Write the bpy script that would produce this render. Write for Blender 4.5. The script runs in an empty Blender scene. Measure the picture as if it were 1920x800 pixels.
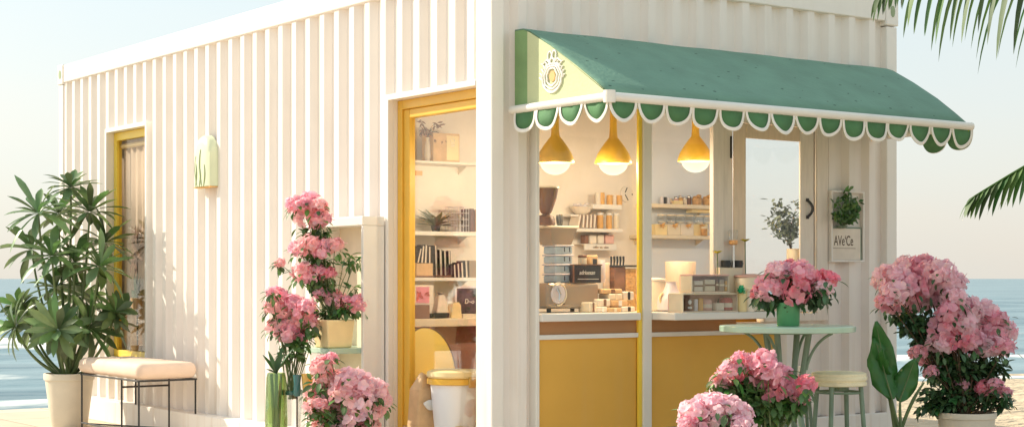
import bpy, bmesh, math, random
from mathutils import Vector, Matrix
random.seed(7)
C = bpy.context.scene.collection
PI = math.pi
V = Vector

# ------------------------------------------------------------------ camera geometry
CAM = V((-4.628, -6.611, 1.04)); F = V((.5835, .812, 0)).normalized(); R = V((.812, -.5835, 0)).normalized(); FP = 3079.0
def ray(px, py): return F + R*((px-960)/FP) + V((0, 0, (522-py)/FP))
def atZ(px, py, Z): return CAM + ray(px, py)*Z            # a point at a real distance Z in front of the camera
def onb(px, py, b): d = ray(px, py); return CAM + d*((b-CAM.y)/d.y)   # on the plane y=b
def ona(px, py, a): d = ray(px, py); return CAM + d*((a-CAM.x)/d.x)
def onz(px, py, z): d = ray(px, py); return CAM + d*((z-CAM.z)/d.z)

# ------------------------------------------------------------------ materials
def lin(c):
    if isinstance(c, str):
        c = [int(c[i:i+2], 16)/255 for i in (0, 2, 4)]
        c = [(x/12.92 if x <= .04045 else ((x+.055)/1.055)**2.4) for x in c]
    return tuple(c)[:3]
def mat(name, col, rough=.55, var=.07, vs=6, bump=0, bs=60, metal=0, emis=None, es=1, island=0, hue=.0, transl=0, spec=.5, alpha=1, bdist=.01, coat=0, trans=0, stretch=None, col2=None):
    m = bpy.data.materials.new(name); m.use_nodes = True
    nt = m.node_tree; N = nt.nodes; L = nt.links
    p = N['Principled BSDF']; out = N['Material Output']
    c = lin(col)
    tc = N.new('ShaderNodeTexCoord')
    src = tc.outputs['Object']
    if stretch:
        mp = N.new('ShaderNodeMapping'); mp.inputs['Scale'].default_value = stretch; L.new(src, mp.inputs['Vector']); src = mp.outputs['Vector']
    nz = N.new('ShaderNodeTexNoise'); nz.inputs['Scale'].default_value = vs; nz.inputs['Detail'].default_value = 5
    L.new(src, nz.inputs['Vector'])
    mx = N.new('ShaderNodeMix'); mx.data_type = 'RGBA'
    c2 = lin(col2) if col2 else tuple(min(1, x*(1+var)) for x in c)
    mx.inputs[6].default_value = (*[x*(1-var) for x in c], 1) if not col2 else (*c, 1)
    mx.inputs[7].default_value = (*c2, 1)
    rp = N.new('ShaderNodeMapRange'); rp.inputs[1].default_value = .3; rp.inputs[2].default_value = .7
    L.new(nz.outputs['Fac'], rp.inputs[0]); L.new(rp.outputs[0], mx.inputs[0])
    cs = mx.outputs[2]
    if island:
        g = N.new('ShaderNodeNewGeometry')
        hs = N.new('ShaderNodeHueSaturation')
        mr = N.new('ShaderNodeMapRange'); mr.inputs[3].default_value = 1-island; mr.inputs[4].default_value = 1+island
        L.new(g.outputs['Random Per Island'], mr.inputs[0]); L.new(mr.outputs[0], hs.inputs['Value'])
        m2 = N.new('ShaderNodeMath'); m2.operation = 'MULTIPLY'; m2.inputs[1].default_value = 7.31; L.new(g.outputs['Random Per Island'], m2.inputs[0])
        fr = N.new('ShaderNodeMath'); fr.operation = 'FRACT'; L.new(m2.outputs[0], fr.inputs[0])
        mh = N.new('ShaderNodeMapRange'); mh.inputs[3].default_value = .5-hue; mh.inputs[4].default_value = .5+hue; L.new(fr.outputs[0], mh.inputs[0])
        L.new(mh.outputs[0], hs.inputs['Hue'])
        m3 = N.new('ShaderNodeMath'); m3.operation = 'MULTIPLY'; m3.inputs[1].default_value = 13.7; L.new(g.outputs['Random Per Island'], m3.inputs[0])
        f3 = N.new('ShaderNodeMath'); f3.operation = 'FRACT'; L.new(m3.outputs[0], f3.inputs[0])
        ms = N.new('ShaderNodeMapRange'); ms.inputs[3].default_value = .8; ms.inputs[4].default_value = 1.15; L.new(f3.outputs[0], ms.inputs[0])
        L.new(ms.outputs[0], hs.inputs['Saturation'])
        L.new(cs, hs.inputs['Color']); cs = hs.outputs['Color']
    L.new(cs, p.inputs['Base Color'])
    p.inputs['Roughness'].default_value = rough; p.inputs['Metallic'].default_value = metal
    p.inputs['Specular IOR Level'].default_value = spec
    if coat: p.inputs['Coat Weight'].default_value = coat
    if trans: p.inputs['Transmission Weight'].default_value = trans
    if emis: p.inputs['Emission Color'].default_value = (*lin(emis), 1); p.inputs['Emission Strength'].default_value = es
    if bump:
        n2 = N.new('ShaderNodeTexNoise'); n2.inputs['Scale'].default_value = bs; n2.inputs['Detail'].default_value = 4; L.new(src, n2.inputs['Vector'])
        b = N.new('ShaderNodeBump'); b.inputs['Strength'].default_value = bump; b.inputs['Distance'].default_value = bdist
        L.new(n2.outputs['Fac'], b.inputs['Height']); L.new(b.outputs['Normal'], p.inputs['Normal'])
    if transl:
        t = N.new('ShaderNodeBsdfTranslucent'); L.new(cs, t.inputs['Color'])
        ms_ = N.new('ShaderNodeMixShader'); ms_.inputs[0].default_value = transl
        L.new(p.outputs[0], ms_.inputs[1]); L.new(t.outputs[0], ms_.inputs[2]); L.new(ms_.outputs[0], out.inputs['Surface'])
    return m
def glass(name, col=(1, 1, 1), refl=.12, rough=.02):
    m = bpy.data.materials.new(name); m.use_nodes = True
    nt = m.node_tree; N = nt.nodes; L = nt.links; N.remove(N['Principled BSDF'])
    t = N.new('ShaderNodeBsdfTransparent'); t.inputs[0].default_value = (*col, 1)
    g = N.new('ShaderNodeBsdfGlossy'); g.inputs['Roughness'].default_value = rough
    lw = N.new('ShaderNodeLayerWeight'); lw.inputs[0].default_value = .25
    mr = N.new('ShaderNodeMapRange'); mr.inputs[3].default_value = refl*.5; mr.inputs[4].default_value = min(1, refl*4); L.new(lw.outputs['Fresnel'], mr.inputs[0])
    mx = N.new('ShaderNodeMixShader'); L.new(mr.outputs[0], mx.inputs[0]); L.new(t.outputs[0], mx.inputs[1]); L.new(g.outputs[0], mx.inputs[2])
    L.new(mx.outputs[0], N['Material Output'].inputs['Surface'])
    return m

MT = {}
def defm(k, *a, **kw): MT[k] = mat(k, *a, **kw)
defm('container_paint', (.85, .79, .74), rough=.42, var=.03, vs=3, bump=.05, bs=14, bdist=.006)
defm('container_trim', (.85, .805, .755), rough=.38, var=.02, vs=4, bump=.04, bs=18, bdist=.004)
defm('white_paint', (.80, .77, .72), rough=.4, var=.03)
defm('yellow_paint', (.78, .46, .06), rough=.35, var=.06, vs=5)
defm('bright_yellow', (.90, .64, .07), rough=.35, var=.04)
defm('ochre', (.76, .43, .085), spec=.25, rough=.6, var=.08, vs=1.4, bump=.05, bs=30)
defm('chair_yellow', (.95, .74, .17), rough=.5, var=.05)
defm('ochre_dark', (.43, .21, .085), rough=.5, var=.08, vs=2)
defm('plaster', (.86, .79, .70), rough=.8, var=.10, vs=3, bump=.2, bs=20)
defm('pale_board', (.82, .86, .93), rough=.6, var=.04, vs=1.5)
defm('tan_wood', (.80, .635, .48), rough=.5, var=.07, vs=9, stretch=(6, 6, .8))
defm('beige_wood', (.80, .72, .635), rough=.5, var=.06, vs=9, stretch=(6, 6, .8))
defm('floor_wood', (.50, .33, .2), rough=.45, var=.15, vs=6, stretch=(1, 8, 1))
defm('teal_canvas', (.15, .285, .21), rough=.75, var=.10, vs=5, bump=.35, bs=45)
defm('green_return', (.22, .36, .16), rough=.8, var=.12, vs=6, bump=.2, bs=60)
defm('green_canvas', (.075, .20, .085), rough=.8, var=.12, vs=6, bump=.2, bs=60)
defm('lime_canvas', (.55, .60, .36), rough=.8, var=.05, vs=5, bump=.2, bs=80)
defm('orange_paint', (.85, .45, .18), rough=.6)
defm('pendant_yellow', (.80, .50, .06), rough=.4, var=.08, vs=14)
def globe_mat():
    m = bpy.data.materials.new('glow_globe'); m.use_nodes = True; N = m.node_tree.nodes; L = m.node_tree.links; N.remove(N['Principled BSDF'])
    e = N.new('ShaderNodeEmission'); e.inputs[0].default_value = (1, .86, .60, 1); e.inputs[1].default_value = .9
    t = N.new('ShaderNodeBsdfTransparent'); t.inputs[0].default_value = (1, .93, .80, 1)
    lw = N.new('ShaderNodeLayerWeight'); lw.inputs[0].default_value = .45; mr = N.new('ShaderNodeMapRange'); mr.inputs[3].default_value = .55; mr.inputs[4].default_value = .15
    L.new(lw.outputs['Facing'], mr.inputs[0]); mx = N.new('ShaderNodeMixShader'); L.new(mr.outputs[0], mx.inputs[0]); L.new(e.outputs[0], mx.inputs[1]); L.new(t.outputs[0], mx.inputs[2]); L.new(mx.outputs[0], N['Material Output'].inputs['Surface'])
    return m
MT['glow_globe'] = globe_mat()
defm('black_metal', (.02, .02, .022), rough=.4, var=.2)
defm('charcoal', (.035, .037, .04), rough=.6, var=.2, vs=20)
defm('white_mark', (.82, .80, .76), rough=.6)
defm('cream', (.78, .68, .52), rough=.5, var=.06, vs=10)
defm('cream_pot', (.74, .66, .54), rough=.6, var=.06, vs=7, bump=.15, bs=40)
defm('butter', (.84, .68, .36), rough=.5, var=.07, vs=9)
defm('peach_cushion', (.78, .60, .48), rough=.85, var=.05, vs=8, bump=.25, bs=130)
defm('pink_box', (.75, .45, .40), rough=.6)
defm('red_box', (.50, .09, .09), rough=.6, var=.3, vs=30)
defm('amber_box', (.75, .42, .13), rough=.5, var=.12, vs=20)
defm('brown', (.22, .11, .07), rough=.5, var=.2, vs=12)
defm('brown_glass', (.20, .10, .07), rough=.15, var=.2, vs=6, coat=.5)
defm('machine_metal', (.36, .29, .23), rough=.3, var=.06, metal=.35)
defm('steel', (.6, .58, .56), rough=.22, metal=.9)
defm('blue_plastic', (.42, .52, .60), rough=.2, var=.15, vs=20)
defm('kraft', (.66, .44, .24), rough=.8, var=.12, vs=14, bump=.2, bs=50)
defm('paper', (.80, .72, .62), rough=.8, var=.08, vs=12)
defm('book_dark', (.04, .035, .04), rough=.6)
defm('book_plum', (.12, .05, .06), rough=.6)
defm('wicker', (.55, .33, .15), rough=.8, var=.3, vs=60, bump=.6, bs=90)
defm('bread', (.60, .33, .12), rough=.8, var=.35, vs=40, bump=.5, bs=60)
defm('lilac_white', (.70, .66, .70), rough=.35, var=.03)
defm('mint', (.40, .56, .44), rough=.3, var=.08, vs=5, coat=.3)
defm('sage_metal', (.17, .245, .175), rough=.45, var=.16, vs=12)
defm('green_pot', (.10, .33, .14), rough=.45, var=.12, vs=12)
defm('green_clay', (.30, .38, .22), rough=.5)
defm('sconce_green', (.66, .71, .50), rough=.5, var=.06, vs=9)
defm('sconce_line', (.36, .43, .24), rough=.5)
defm('straw', (.88, .79, .56), rough=.8, var=.06, vs=20, bump=.4, bs=120)
defm('dark_blue', (.05, .09, .15), rough=.4)
defm('redbrown_fabric', (.35, .12, .08), rough=.9, var=.2, vs=8, bump=.4, bs=30)
defm('green_fabric', (.16, .22, .11), rough=.9, var=.2)
defm('maroon_wall', (.36, .17, .13), rough=.7, var=.2, vs=5)
defm('soil', (.05, .035, .025), rough=1, var=.3, vs=60, bump=.8, bs=80)
defm('leaf_palm', (.075, .155, .04), rough=.55, var=.25, vs=5, island=.45, hue=.025, transl=.25)
defm('leaf_strap', (.14, .225, .09), rough=.36, var=.3, vs=6, island=.5, hue=.03, transl=.2)
defm('leaf_dark', (.055, .125, .045), rough=.45, var=.25, vs=14, island=.5, hue=.03, transl=.15)
defm('leaf_mid', (.095, .20, .055), rough=.45, var=.25, vs=14, island=.45, hue=.03, transl=.22)
defm('leaf_sage', (.16, .20, .10), rough=.5, var=.25, vs=14, island=.4, hue=.03, transl=.2)
defm('leaf_silver', (.20, .26, .22), rough=.5, var=.2, vs=14, island=.4, hue=.02, transl=.2)
defm('leaf_banana', (.045, .18, .035), rough=.32, var=.25, vs=7, transl=.2, stretch=(1, 1, .4))
defm('leaf_yellow', (.50, .45, .06), rough=.5, var=.2, island=.2, transl=.2)
defm('stem_green', (.11, .16, .06), rough=.55, var=.3, vs=10)
defm('stem_brown', (.10, .065, .035), rough=.8, var=.3, vs=20, bump=.4)
defm('palm_bark', (.20, .14, .09), rough=.95, var=.35, vs=8, bump=.9, bs=18, bdist=.03)
defm('petal_deep', (.97, .37, .46), rough=.55, var=.12, vs=30, island=.18, hue=.014, transl=.5)
defm('petal_mid', (.98, .55, .645), rough=.55, var=.08, vs=30, island=.15, hue=.014, transl=.5)
defm('petal_pale', (.985, .70, .77), rough=.55, var=.05, vs=30, island=.12, hue=.014, transl=.5)
defm('petal_blush', (.985, .60, .62), rough=.55, var=.06, vs=30, island=.12, hue=.014, transl=.5)
defm('tulip_green', (.40, .48, .30), rough=.25, var=.2, vs=6, transl=.2)
defm('teal_glass', (.03, .16, .17), rough=.12, coat=.5)
defm('gold_glass', (.62, .38, .08), rough=.12, coat=.5)
defm('curtain', (.86, .72, .60), rough=.9, var=.1, vs=3)  # peach of the reflected stripes, put into a sheet behind the glass
MT['pane'] = glass('window_glass', (.98, .985, .985), .035)
MT['pane_reflect'] = glass('reflective_glass', (.93, .90, .86), .05)
MT['jar'] = glass('jar_glass', (.95, .96, .96), .09)
MT['vase'] = glass('green_vase_glass', (.74, .84, .62), .14)

# canvas specks
def specks(m, dark):
    nt = m.node_tree; N = nt.nodes; L = nt.links; p = N['Principled BSDF']
    tc = N.new('ShaderNodeTexCoord'); mp = N.new('ShaderNodeMapping'); mp.inputs['Scale'].default_value = (.45, 1, 1); L.new(tc.outputs['Object'], mp.inputs[0])
    vo = N.new('ShaderNodeTexVoronoi'); vo.inputs['Scale'].default_value = 26; L.new(mp.outputs[0], vo.inputs['Vector'])
    lt = N.new('ShaderNodeMath'); lt.operation = 'LESS_THAN'; lt.inputs[1].default_value = .13; L.new(vo.outputs['Distance'], lt.inputs[0])
    nz = N.new('ShaderNodeTexNoise'); nz.inputs['Scale'].default_value = 9; L.new(tc.outputs['Object'], nz.inputs[0])
    gt = N.new('ShaderNodeMath'); gt.operation = 'GREATER_THAN'; gt.inputs[1].default_value = .53; L.new(nz.outputs[0], gt.inputs[0])
    mu = N.new('ShaderNodeMath'); mu.operation = 'MULTIPLY'; L.new(lt.outputs[0], mu.inputs[0]); L.new(gt.outputs[0], mu.inputs[1])
    old = p.inputs['Base Color'].links[0].from_socket
    mx = N.new('ShaderNodeMix'); mx.data_type = 'RGBA'; mx.inputs[7].default_value = (*dark, 1); L.new(mu.outputs[0], mx.inputs[0]); L.new(old, mx.inputs[6]); L.new(mx.outputs[2], p.inputs['Base Color'])
specks(MT['teal_canvas'], (.02, .06, .045))
def wear(m, amt=.10):
    nt = m.node_tree; N = nt.nodes; L = nt.links; p = N['Principled BSDF']; tc = N.new('ShaderNodeTexCoord')
    mp = N.new('ShaderNodeMapping'); mp.inputs['Scale'].default_value = (9, 9, .55); L.new(tc.outputs['Object'], mp.inputs[0])
    n1 = N.new('ShaderNodeTexNoise'); n1.inputs['Scale'].default_value = 1.6; n1.inputs['Detail'].default_value = 6; L.new(mp.outputs[0], n1.inputs[0])
    r1 = N.new('ShaderNodeMapRange'); r1.inputs[1].default_value = .52; r1.inputs[2].default_value = .78; L.new(n1.outputs[0], r1.inputs[0])
    sx = N.new('ShaderNodeSeparateXYZ'); L.new(tc.outputs['Object'], sx.inputs[0])
    r2 = N.new('ShaderNodeMapRange'); r2.inputs[1].default_value = .75; r2.inputs[2].default_value = .1; r2.inputs[3].default_value = .35; r2.inputs[4].default_value = 1.6; L.new(sx.outputs['Z'], r2.inputs[0])
    mu = N.new('ShaderNodeMath'); mu.operation = 'MULTIPLY'; L.new(r1.outputs[0], mu.inputs[0]); L.new(r2.outputs[0], mu.inputs[1])
    m3 = N.new('ShaderNodeMath'); m3.operation = 'MULTIPLY'; m3.inputs[1].default_value = amt*3; m3.use_clamp = True; L.new(mu.outputs[0], m3.inputs[0])
    old = p.inputs['Base Color'].links[0].from_socket
    mx = N.new('ShaderNodeMix'); mx.data_type = 'RGBA'; mx.inputs[7].default_value = (.60, .47, .34, 1); L.new(m3.outputs[0], mx.inputs[0]); L.new(old, mx.inputs[6]); L.new(mx.outputs[2], p.inputs['Base Color'])
    nb = N.new('ShaderNodeTexNoise'); nb.inputs['Scale'].default_value = 2.2; nb.inputs['Detail'].default_value = 1; L.new(tc.outputs['Object'], nb.inputs[0])
    b = N.new('ShaderNodeBump'); b.inputs['Strength'].default_value = .35; b.inputs['Distance'].default_value = .03; L.new(nb.outputs[0], b.inputs['Height'])
    o = p.inputs['Normal'].links[0].from_socket; L.new(o, b.inputs['Normal']); L.new(b.outputs[0], p.inputs['Normal'])
wear(MT['container_paint'], .16); wear(MT['container_trim'], .12); wear(MT['ochre'], .02)

# ------------------------------------------------------------------ mesh builder
OFF = {}
class MB:
    def __init__(s): s.v = []; s.f = []
    def add(s, vs, fs):
        n = len(s.v); s.v += [V(p) for p in vs]; s.f += [tuple(i+n for i in f) for f in fs]; return s
    def box(s, a, b):
        x0, x1 = sorted((a[0], b[0])); y0, y1 = sorted((a[1], b[1])); z0, z1 = sorted((a[2], b[2]))
        return s.add([(x0,y0,z0),(x1,y0,z0),(x1,y1,z0),(x0,y1,z0),(x0,y0,z1),(x1,y0,z1),(x1,y1,z1),(x0,y1,z1)],
                     [(0,3,2,1),(4,5,6,7),(0,1,5,4),(1,2,6,5),(2,3,7,6),(3,0,4,7)])
    def obox(s, c, size, rz=0, rx=0, ry=0):
        M = Matrix.Translation(c) @ Matrix.Rotation(rz, 4, 'Z') @ Matrix.Rotation(ry, 4, 'Y') @ Matrix.Rotation(rx, 4, 'X')
        x, y, z = [q/2 for q in size]
        ps = [(-x,-y,-z),(x,-y,-z),(x,y,-z),(-x,y,-z),(-x,-y,z),(x,-y,z),(x,y,z),(-x,y,z)]
        return s.add([M @ V(p) for p in ps], [(0,3,2,1),(4,5,6,7),(0,1,5,4),(1,2,6,5),(2,3,7,6),(3,0,4,7)])
    def tube(s, pts, r, seg=8, cap=True):
        pts = [V(p) for p in pts]; n = len(pts); rs = r if isinstance(r, (list, tuple)) else [r]*n
        vs = []; up = None
        for i, p in enumerate(pts):
            t = (pts[min(i+1, n-1)]-pts[max(i-1, 0)]).normalized()
            if up is None:
                up = t.orthogonal().normalized()
            up = (up - t*up.dot(t))
            up = up.normalized() if up.length > 1e-6 else t.orthogonal().normalized()
            q = t.cross(up)
            for k in range(seg):
                a = 2*PI*k/seg; vs.append(p+(up*math.cos(a)+q*math.sin(a))*rs[i])
        fs = [(i*seg+k, i*seg+(k+1) % seg, (i+1)*seg+(k+1) % seg, (i+1)*seg+k) for i in range(n-1) for k in range(seg)]
        if cap: fs += [tuple(range(seg))[::-1], tuple((n-1)*seg+k for k in range(seg))]
        return s.add(vs, fs)
    def lathe(s, prof, c=(0, 0, 0), seg=24, cap0=True, cap1=True, sx=1, sy=1):
        c = V(c); vs = []; n = len(prof)
        for r, z in prof:
            for k in range(seg):
                a = 2*PI*k/seg; vs.append(c+V((r*sx*math.cos(a), r*sy*math.sin(a), z)))
        fs = [(i*seg+k, i*seg+(k+1) % seg, (i+1)*seg+(k+1) % seg, (i+1)*seg+k) for i in range(n-1) for k in range(seg)]
        if cap0: fs.append(tuple(range(seg))[::-1])
        if cap1: fs.append(tuple((n-1)*seg+k for k in range(seg)))
        return s.add(vs, fs)
    def prism(s, poly, d):                    # 3D polygon extruded by vector d
        n = len(poly); d = V(d); vs = [V(p) for p in poly]+[V(p)+d for p in poly]
        return s.add(vs, [tuple(range(n))[::-1], tuple(range(n, 2*n))]+[(i, (i+1) % n, n+(i+1) % n, n+i) for i in range(n)])
    def leaf(s, base, d, up, L, W, rows=4, fold=.25, curl=.0, shape=None):
        d = V(d).normalized(); up = V(up); up = (up-d*up.dot(d)); up = up.normalized() if up.length > 1e-5 else d.orthogonal().normalized()
        side = d.cross(up); vs = []
        for i in range(rows+1):
            t = i/rows
            w = (shape(t) if shape else math.sin(PI*min(1, t*.93+.05))**.8)*W*.5
            p = V(base)+d*(L*t)+up*(-curl*L*t*t)
            vs += [p-side*w+up*(fold*w), p, p+side*w+up*(fold*w)]
        fs = []
        for i in range(rows):
            a = i*3; fs += [(a, a+1, a+4, a+3), (a+1, a+2, a+5, a+4)]
        return s.add(vs, fs)
    def build(s, name, m, parent=None, smooth=False, bevel=0, seg=2, solid=0, auto=True, root=None):
        off = OFF.get(parent.name, V((0,0,0))) if parent else (V(root) if root else V((0,0,0)))
        me = bpy.data.meshes.new(name); me.from_pydata([tuple(p-off) for p in s.v], [], s.f); me.update()
        bm = bmesh.new(); bm.from_mesh(me); bmesh.ops.recalc_face_normals(bm, faces=bm.faces) if not solid and smooth != 'open' else None; bm.to_mesh(me); bm.free()
        if isinstance(m, str): m = MT[m]
        me.materials.append(m)
        o = bpy.data.objects.new(name, me); C.objects.link(o)
        if parent: o.parent = parent
        elif root: o.location = root
        OFF[o.name] = off
        if smooth: me.polygons.foreach_set('use_smooth', [True]*len(me.polygons))
        if solid:
            sm = o.modifiers.new('Solidify', 'SOLIDIFY'); sm.thickness = solid; sm.offset = 0
        if bevel:
            b = o.modifiers.new('Bevel', 'BEVEL'); b.width = bevel; b.segments = seg; b.limit_method = 'ANGLE'; b.angle_limit = math.radians(40)
            if smooth is False: me.polygons.foreach_set('use_smooth', [False]*len(me.polygons))
        if smooth is True:
            try:
                for e in me.edges: pass
                me.set_sharp_from_angle(angle=math.radians(42))
            except Exception: pass
        return o
def tag(o, label=None, cat=None, group=None, kind=None):
    if label: o['label'] = label
    if cat: o['category'] = cat
    if group: o['group'] = group
    if kind: o['kind'] = kind
    return o
def thing(name, loc, label, cat, group=None):
    o = bpy.data.objects.new(name, None); C.objects.link(o); o.location = loc; o.empty_display_size = .1
    OFF[o.name] = V(loc); return tag(o, label, cat, group)
def copy_tree(o, parent=None):
    c = o.copy(); C.objects.link(c); c.parent = parent
    for ch in list(o.children): copy_tree(ch, c)
    return c
def again(o, loc, label=None, rz=0, sc=None):
    c = copy_tree(o); c.location = loc; c.rotation_euler = (0, 0, rz)
    if label: c['label'] = label
    if sc: c.scale = sc if hasattr(sc, '__len__') else (sc, sc, sc)
    return c
def bezier(p0, p1, p2, n=8):
    p0, p1, p2 = V(p0), V(p1), V(p2)
    return [p0*(1-t)**2+p1*2*t*(1-t)+p2*t*t for t in [i/n for i in range(n+1)]]
rnd = random.uniform

# ================================================================== SETTING
def ground_mats():
    # sand
    m = mat('sand_grain', (.54, .43, .30), rough=.95, var=.16, vs=1.2, bump=1, bs=4.2, bdist=.16, stretch=(1, 1.5, 1))
    nt = m.node_tree; N = nt.nodes; L = nt.links; p = N['Principled BSDF']
    nz = N.new('ShaderNodeTexNoise'); nz.inputs['Scale'].default_value = 90; nz.inputs['Detail'].default_value = 3
    tc = N.new('ShaderNodeTexCoord'); L.new(tc.outputs['Object'], nz.inputs[0])
    b = N.new('ShaderNodeBump'); b.inputs['Strength'].default_value = .5; b.inputs['Distance'].default_value = .01
    L.new(nz.outputs[0], b.inputs['Height']); L.new(p.inputs['Normal'].links[0].from_socket, b.inputs['Normal']); L.new(b.outputs[0], p.inputs['Normal'])
    MT['sand'] = m
    # paving
    m = mat('terrace_tile', (.64, .54, .42), rough=.7, var=.08, vs=2, bump=.1, bs=40)
    nt = m.node_tree; N = nt.nodes; L = nt.links; p = N['Principled BSDF']
    br = N.new('ShaderNodeTexBrick'); br.offset = 0; br.inputs['Scale'].default_value = 1; br.inputs['Brick Width'].default_value = .6; br.inputs['Row Height'].default_value = .6
    br.inputs['Mortar Size'].default_value = .006; br.inputs['Color1'].default_value = (1, 1, 1, 1); br.inputs['Color2'].default_value = (.88, .88, .87, 1); br.inputs['Mortar'].default_value = (.45, .38, .30, 1)
    tc = N.new('ShaderNodeTexCoord'); L.new(tc.outputs['Object'], br.inputs[0])
    mu = N.new('ShaderNodeMix'); mu.data_type = 'RGBA'; mu.blend_type = 'MULTIPLY'; mu.inputs[0].default_value = 1
    old = p.inputs['Base Color'].links[0].from_socket; L.new(old, mu.inputs[6]); L.new(br.outputs['Color'], mu.inputs[7]); L.new(mu.outputs[2], p.inputs['Base Color'])
    MT['tile'] = m
ground_mats()

# shore frame: s = distance seaward from the water's edge, t along it
SH0 = V((.04, 8.3, 0)); ST = V((10.3, -1.94, 0)).normalized(); SN = V((1.94, 10.3, 0)).normalized()
def shore(s, t, z): p = SH0+SN*s+ST*t; return (p.x, p.y, z)
# sand: one sheet that dips under the sea
mb = MB(); ss = [-300, -60, -20, -10, -7, -5, -4, -3, -2, -1, 0, 2, 6, 20, 60]; ts = [-400, -100, -40]+[i*1.0 for i in range(-20, 31)]+[50, 120, 400]
hz = lambda s: -.03 if s < -5 else (-.03-.12*(s+5)/5 if s < 2 else -.20-.05*(s-2))
for s_ in ss:
    for t_ in ts:
        bump_ = .02*math.sin(t_*1.7+s_)*math.sin(s_*1.3) if -5 < s_ < 0 else 0
        mb.add([shore(s_, t_, hz(s_)+bump_)], [])
nt_ = len(ts)
mb.f = [(i*nt_+j, i*nt_+j+1, (i+1)*nt_+j+1, (i+1)*nt_+j) for i in range(len(ss)-1) for j in range(nt_-1)]
tag(mb.build('sand_beach', 'sand', smooth='open'), kind='structure')
# sea
def sea_mat():
    m = bpy.data.materials.new('sea_water'); m.use_nodes = True; nt = m.node_tree; N = nt.nodes; L = nt.links; p = N['Principled BSDF']
    tc = N.new('ShaderNodeTexCoord')
    mp = N.new('ShaderNodeMapping'); mp.inputs['Rotation'].default_value = (0, 0, -math.atan2(ST.y, ST.x)); mp.inputs['Scale'].default_value = (1, 1, 1); mp.vector_type = 'POINT'
    L.new(tc.outputs['Object'], mp.inputs[0])
    st = N.new('ShaderNodeMapping'); st.inputs['Scale'].default_value = (.12, 1, 1); L.new(mp.outputs[0], st.inputs[0])
    n1 = N.new('ShaderNodeTexNoise'); n1.inputs['Scale'].default_value = .55; n1.inputs['Detail'].default_value = 6; L.new(st.outputs[0], n1.inputs[0])
    cr = N.new('ShaderNodeValToRGB'); cr.color_ramp.elements[0].position = .36; cr.color_ramp.elements[0].color = (.06, .14, .18, 1); cr.color_ramp.elements[1].position = .66; cr.color_ramp.elements[1].color = (.23, .335, .37, 1)
    L.new(n1.outputs[0], cr.inputs[0])
    # foam where the surface stands high (attribute from the wave shape) broken up by noise
    at = N.new('ShaderNodeAttribute'); at.attribute_name = 'foam'
    st2 = N.new('ShaderNodeMapping'); st2.inputs['Scale'].default_value = (.35, 1, 1); L.new(mp.outputs[0], st2.inputs[0])
    n2 = N.new('ShaderNodeTexNoise'); n2.inputs['Scale'].default_value = 2.4; n2.inputs['Detail'].default_value = 8; n2.inputs['Roughness'].default_value = .65; L.new(st2.outputs[0], n2.inputs[0])
    ad = N.new('ShaderNodeMath'); ad.operation = 'ADD'; L.new(at.outputs['Fac'], ad.inputs[0]); L.new(n2.outputs[0], ad.inputs[1])
    mr = N.new('ShaderNodeMapRange'); mr.inputs[1].default_value = .88; mr.inputs[2].default_value = 1.10; L.new(ad.outputs[0], mr.inputs[0])
    mx = N.new('ShaderNodeMix'); mx.data_type = 'RGBA'; mx.inputs[7].default_value = (.80, .80, .78, 1); L.new(mr.outputs[0], mx.inputs[0]); L.new(cr.outputs[0], mx.inputs[6]); L.new(mx.outputs[2], p.inputs['Base Color'])
    rr = N.new('ShaderNodeMapRange'); rr.inputs[3].default_value = .28; rr.inputs[4].default_value = .9; L.new(mr.outputs[0], rr.inputs[0]); L.new(rr.outputs[0], p.inputs['Roughness'])
    n3 = N.new('ShaderNodeTexNoise'); n3.inputs['Scale'].default_value = 1.6; n3.inputs['Detail'].default_value = 7; L.new(st2.outputs[0], n3.inputs[0])
    b = N.new('ShaderNodeBump'); b.inputs['Strength'].default_value = .55; b.inputs['Distance'].default_value = .25; L.new(n3.outputs[0], b.inputs['Height']); L.new(b.outputs[0], p.inputs['Normal'])
    p.inputs['IOR'].default_value = 1.33
    return m
MT['sea'] = sea_mat()
mb = MB(); ss = []; s_ = -1.2
while s_ < 9000: ss.append(s_); s_ += .12 if s_ < 9 else (.22 if s_ < 30 else (s_-25)*.06)
ts = [-9000, -1500, -300, -90]+[-45+i*.9 for i in range(0, 140)]+[120, 400, 1500, 9000]
foam = []
def wave(s, t):
    if s > 200: return 0, 0
    z = 0; f = 0
    wob = .8*math.sin(t*.11+1)+.35*math.sin(t*.37)
    for c0, h, w, fo in ((.2, .03, .6, .66), (3.4, .12, .8, .58), (11.5, .24, 1.2, .60), (13.8, .06, 1.0, .42), (24, .22, 1.6, .42), (40, .25, 2.2, .0), (60, .25, 3, 0)):
        d = (s-c0-wob*(1 if c0 < 1 else 1.4)*(.45 if c0 < 1 else 1))/w
        am = .55+.45*math.sin(t*.21+c0*1.7)
        z += h*am*math.exp(-d*d)
        f += fo*(.5+.5*am)*math.exp(-((d+.4)**2)*(1.2 if d > -.4 else .5))
    z += .03*math.sin(s*1.9+math.sin(t*.5))*math.sin(t*.33+s*.2)+.02*math.sin(s*3.1+t*.8)
    return z*min(1, max(0, (s+1.2)/2)), f
for s_ in ss:
    for t_ in ts:
        z, f = wave(s_, t_); mb.add([shore(s_, t_, -.15+z)], []); foam.append(f)
nt_ = len(ts)
mb.f = [(i*nt_+j, i*nt_+j+1, (i+1)*nt_+j+1, (i+1)*nt_+j) for i in range(len(ss)-1) for j in range(nt_-1)]
sea = tag(mb.build('sea', 'sea', smooth='open'), kind='structure')
a_ = sea.data.attributes.new('foam', 'FLOAT', 'POINT'); a_.data.foreach_set('value', foam)
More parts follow.
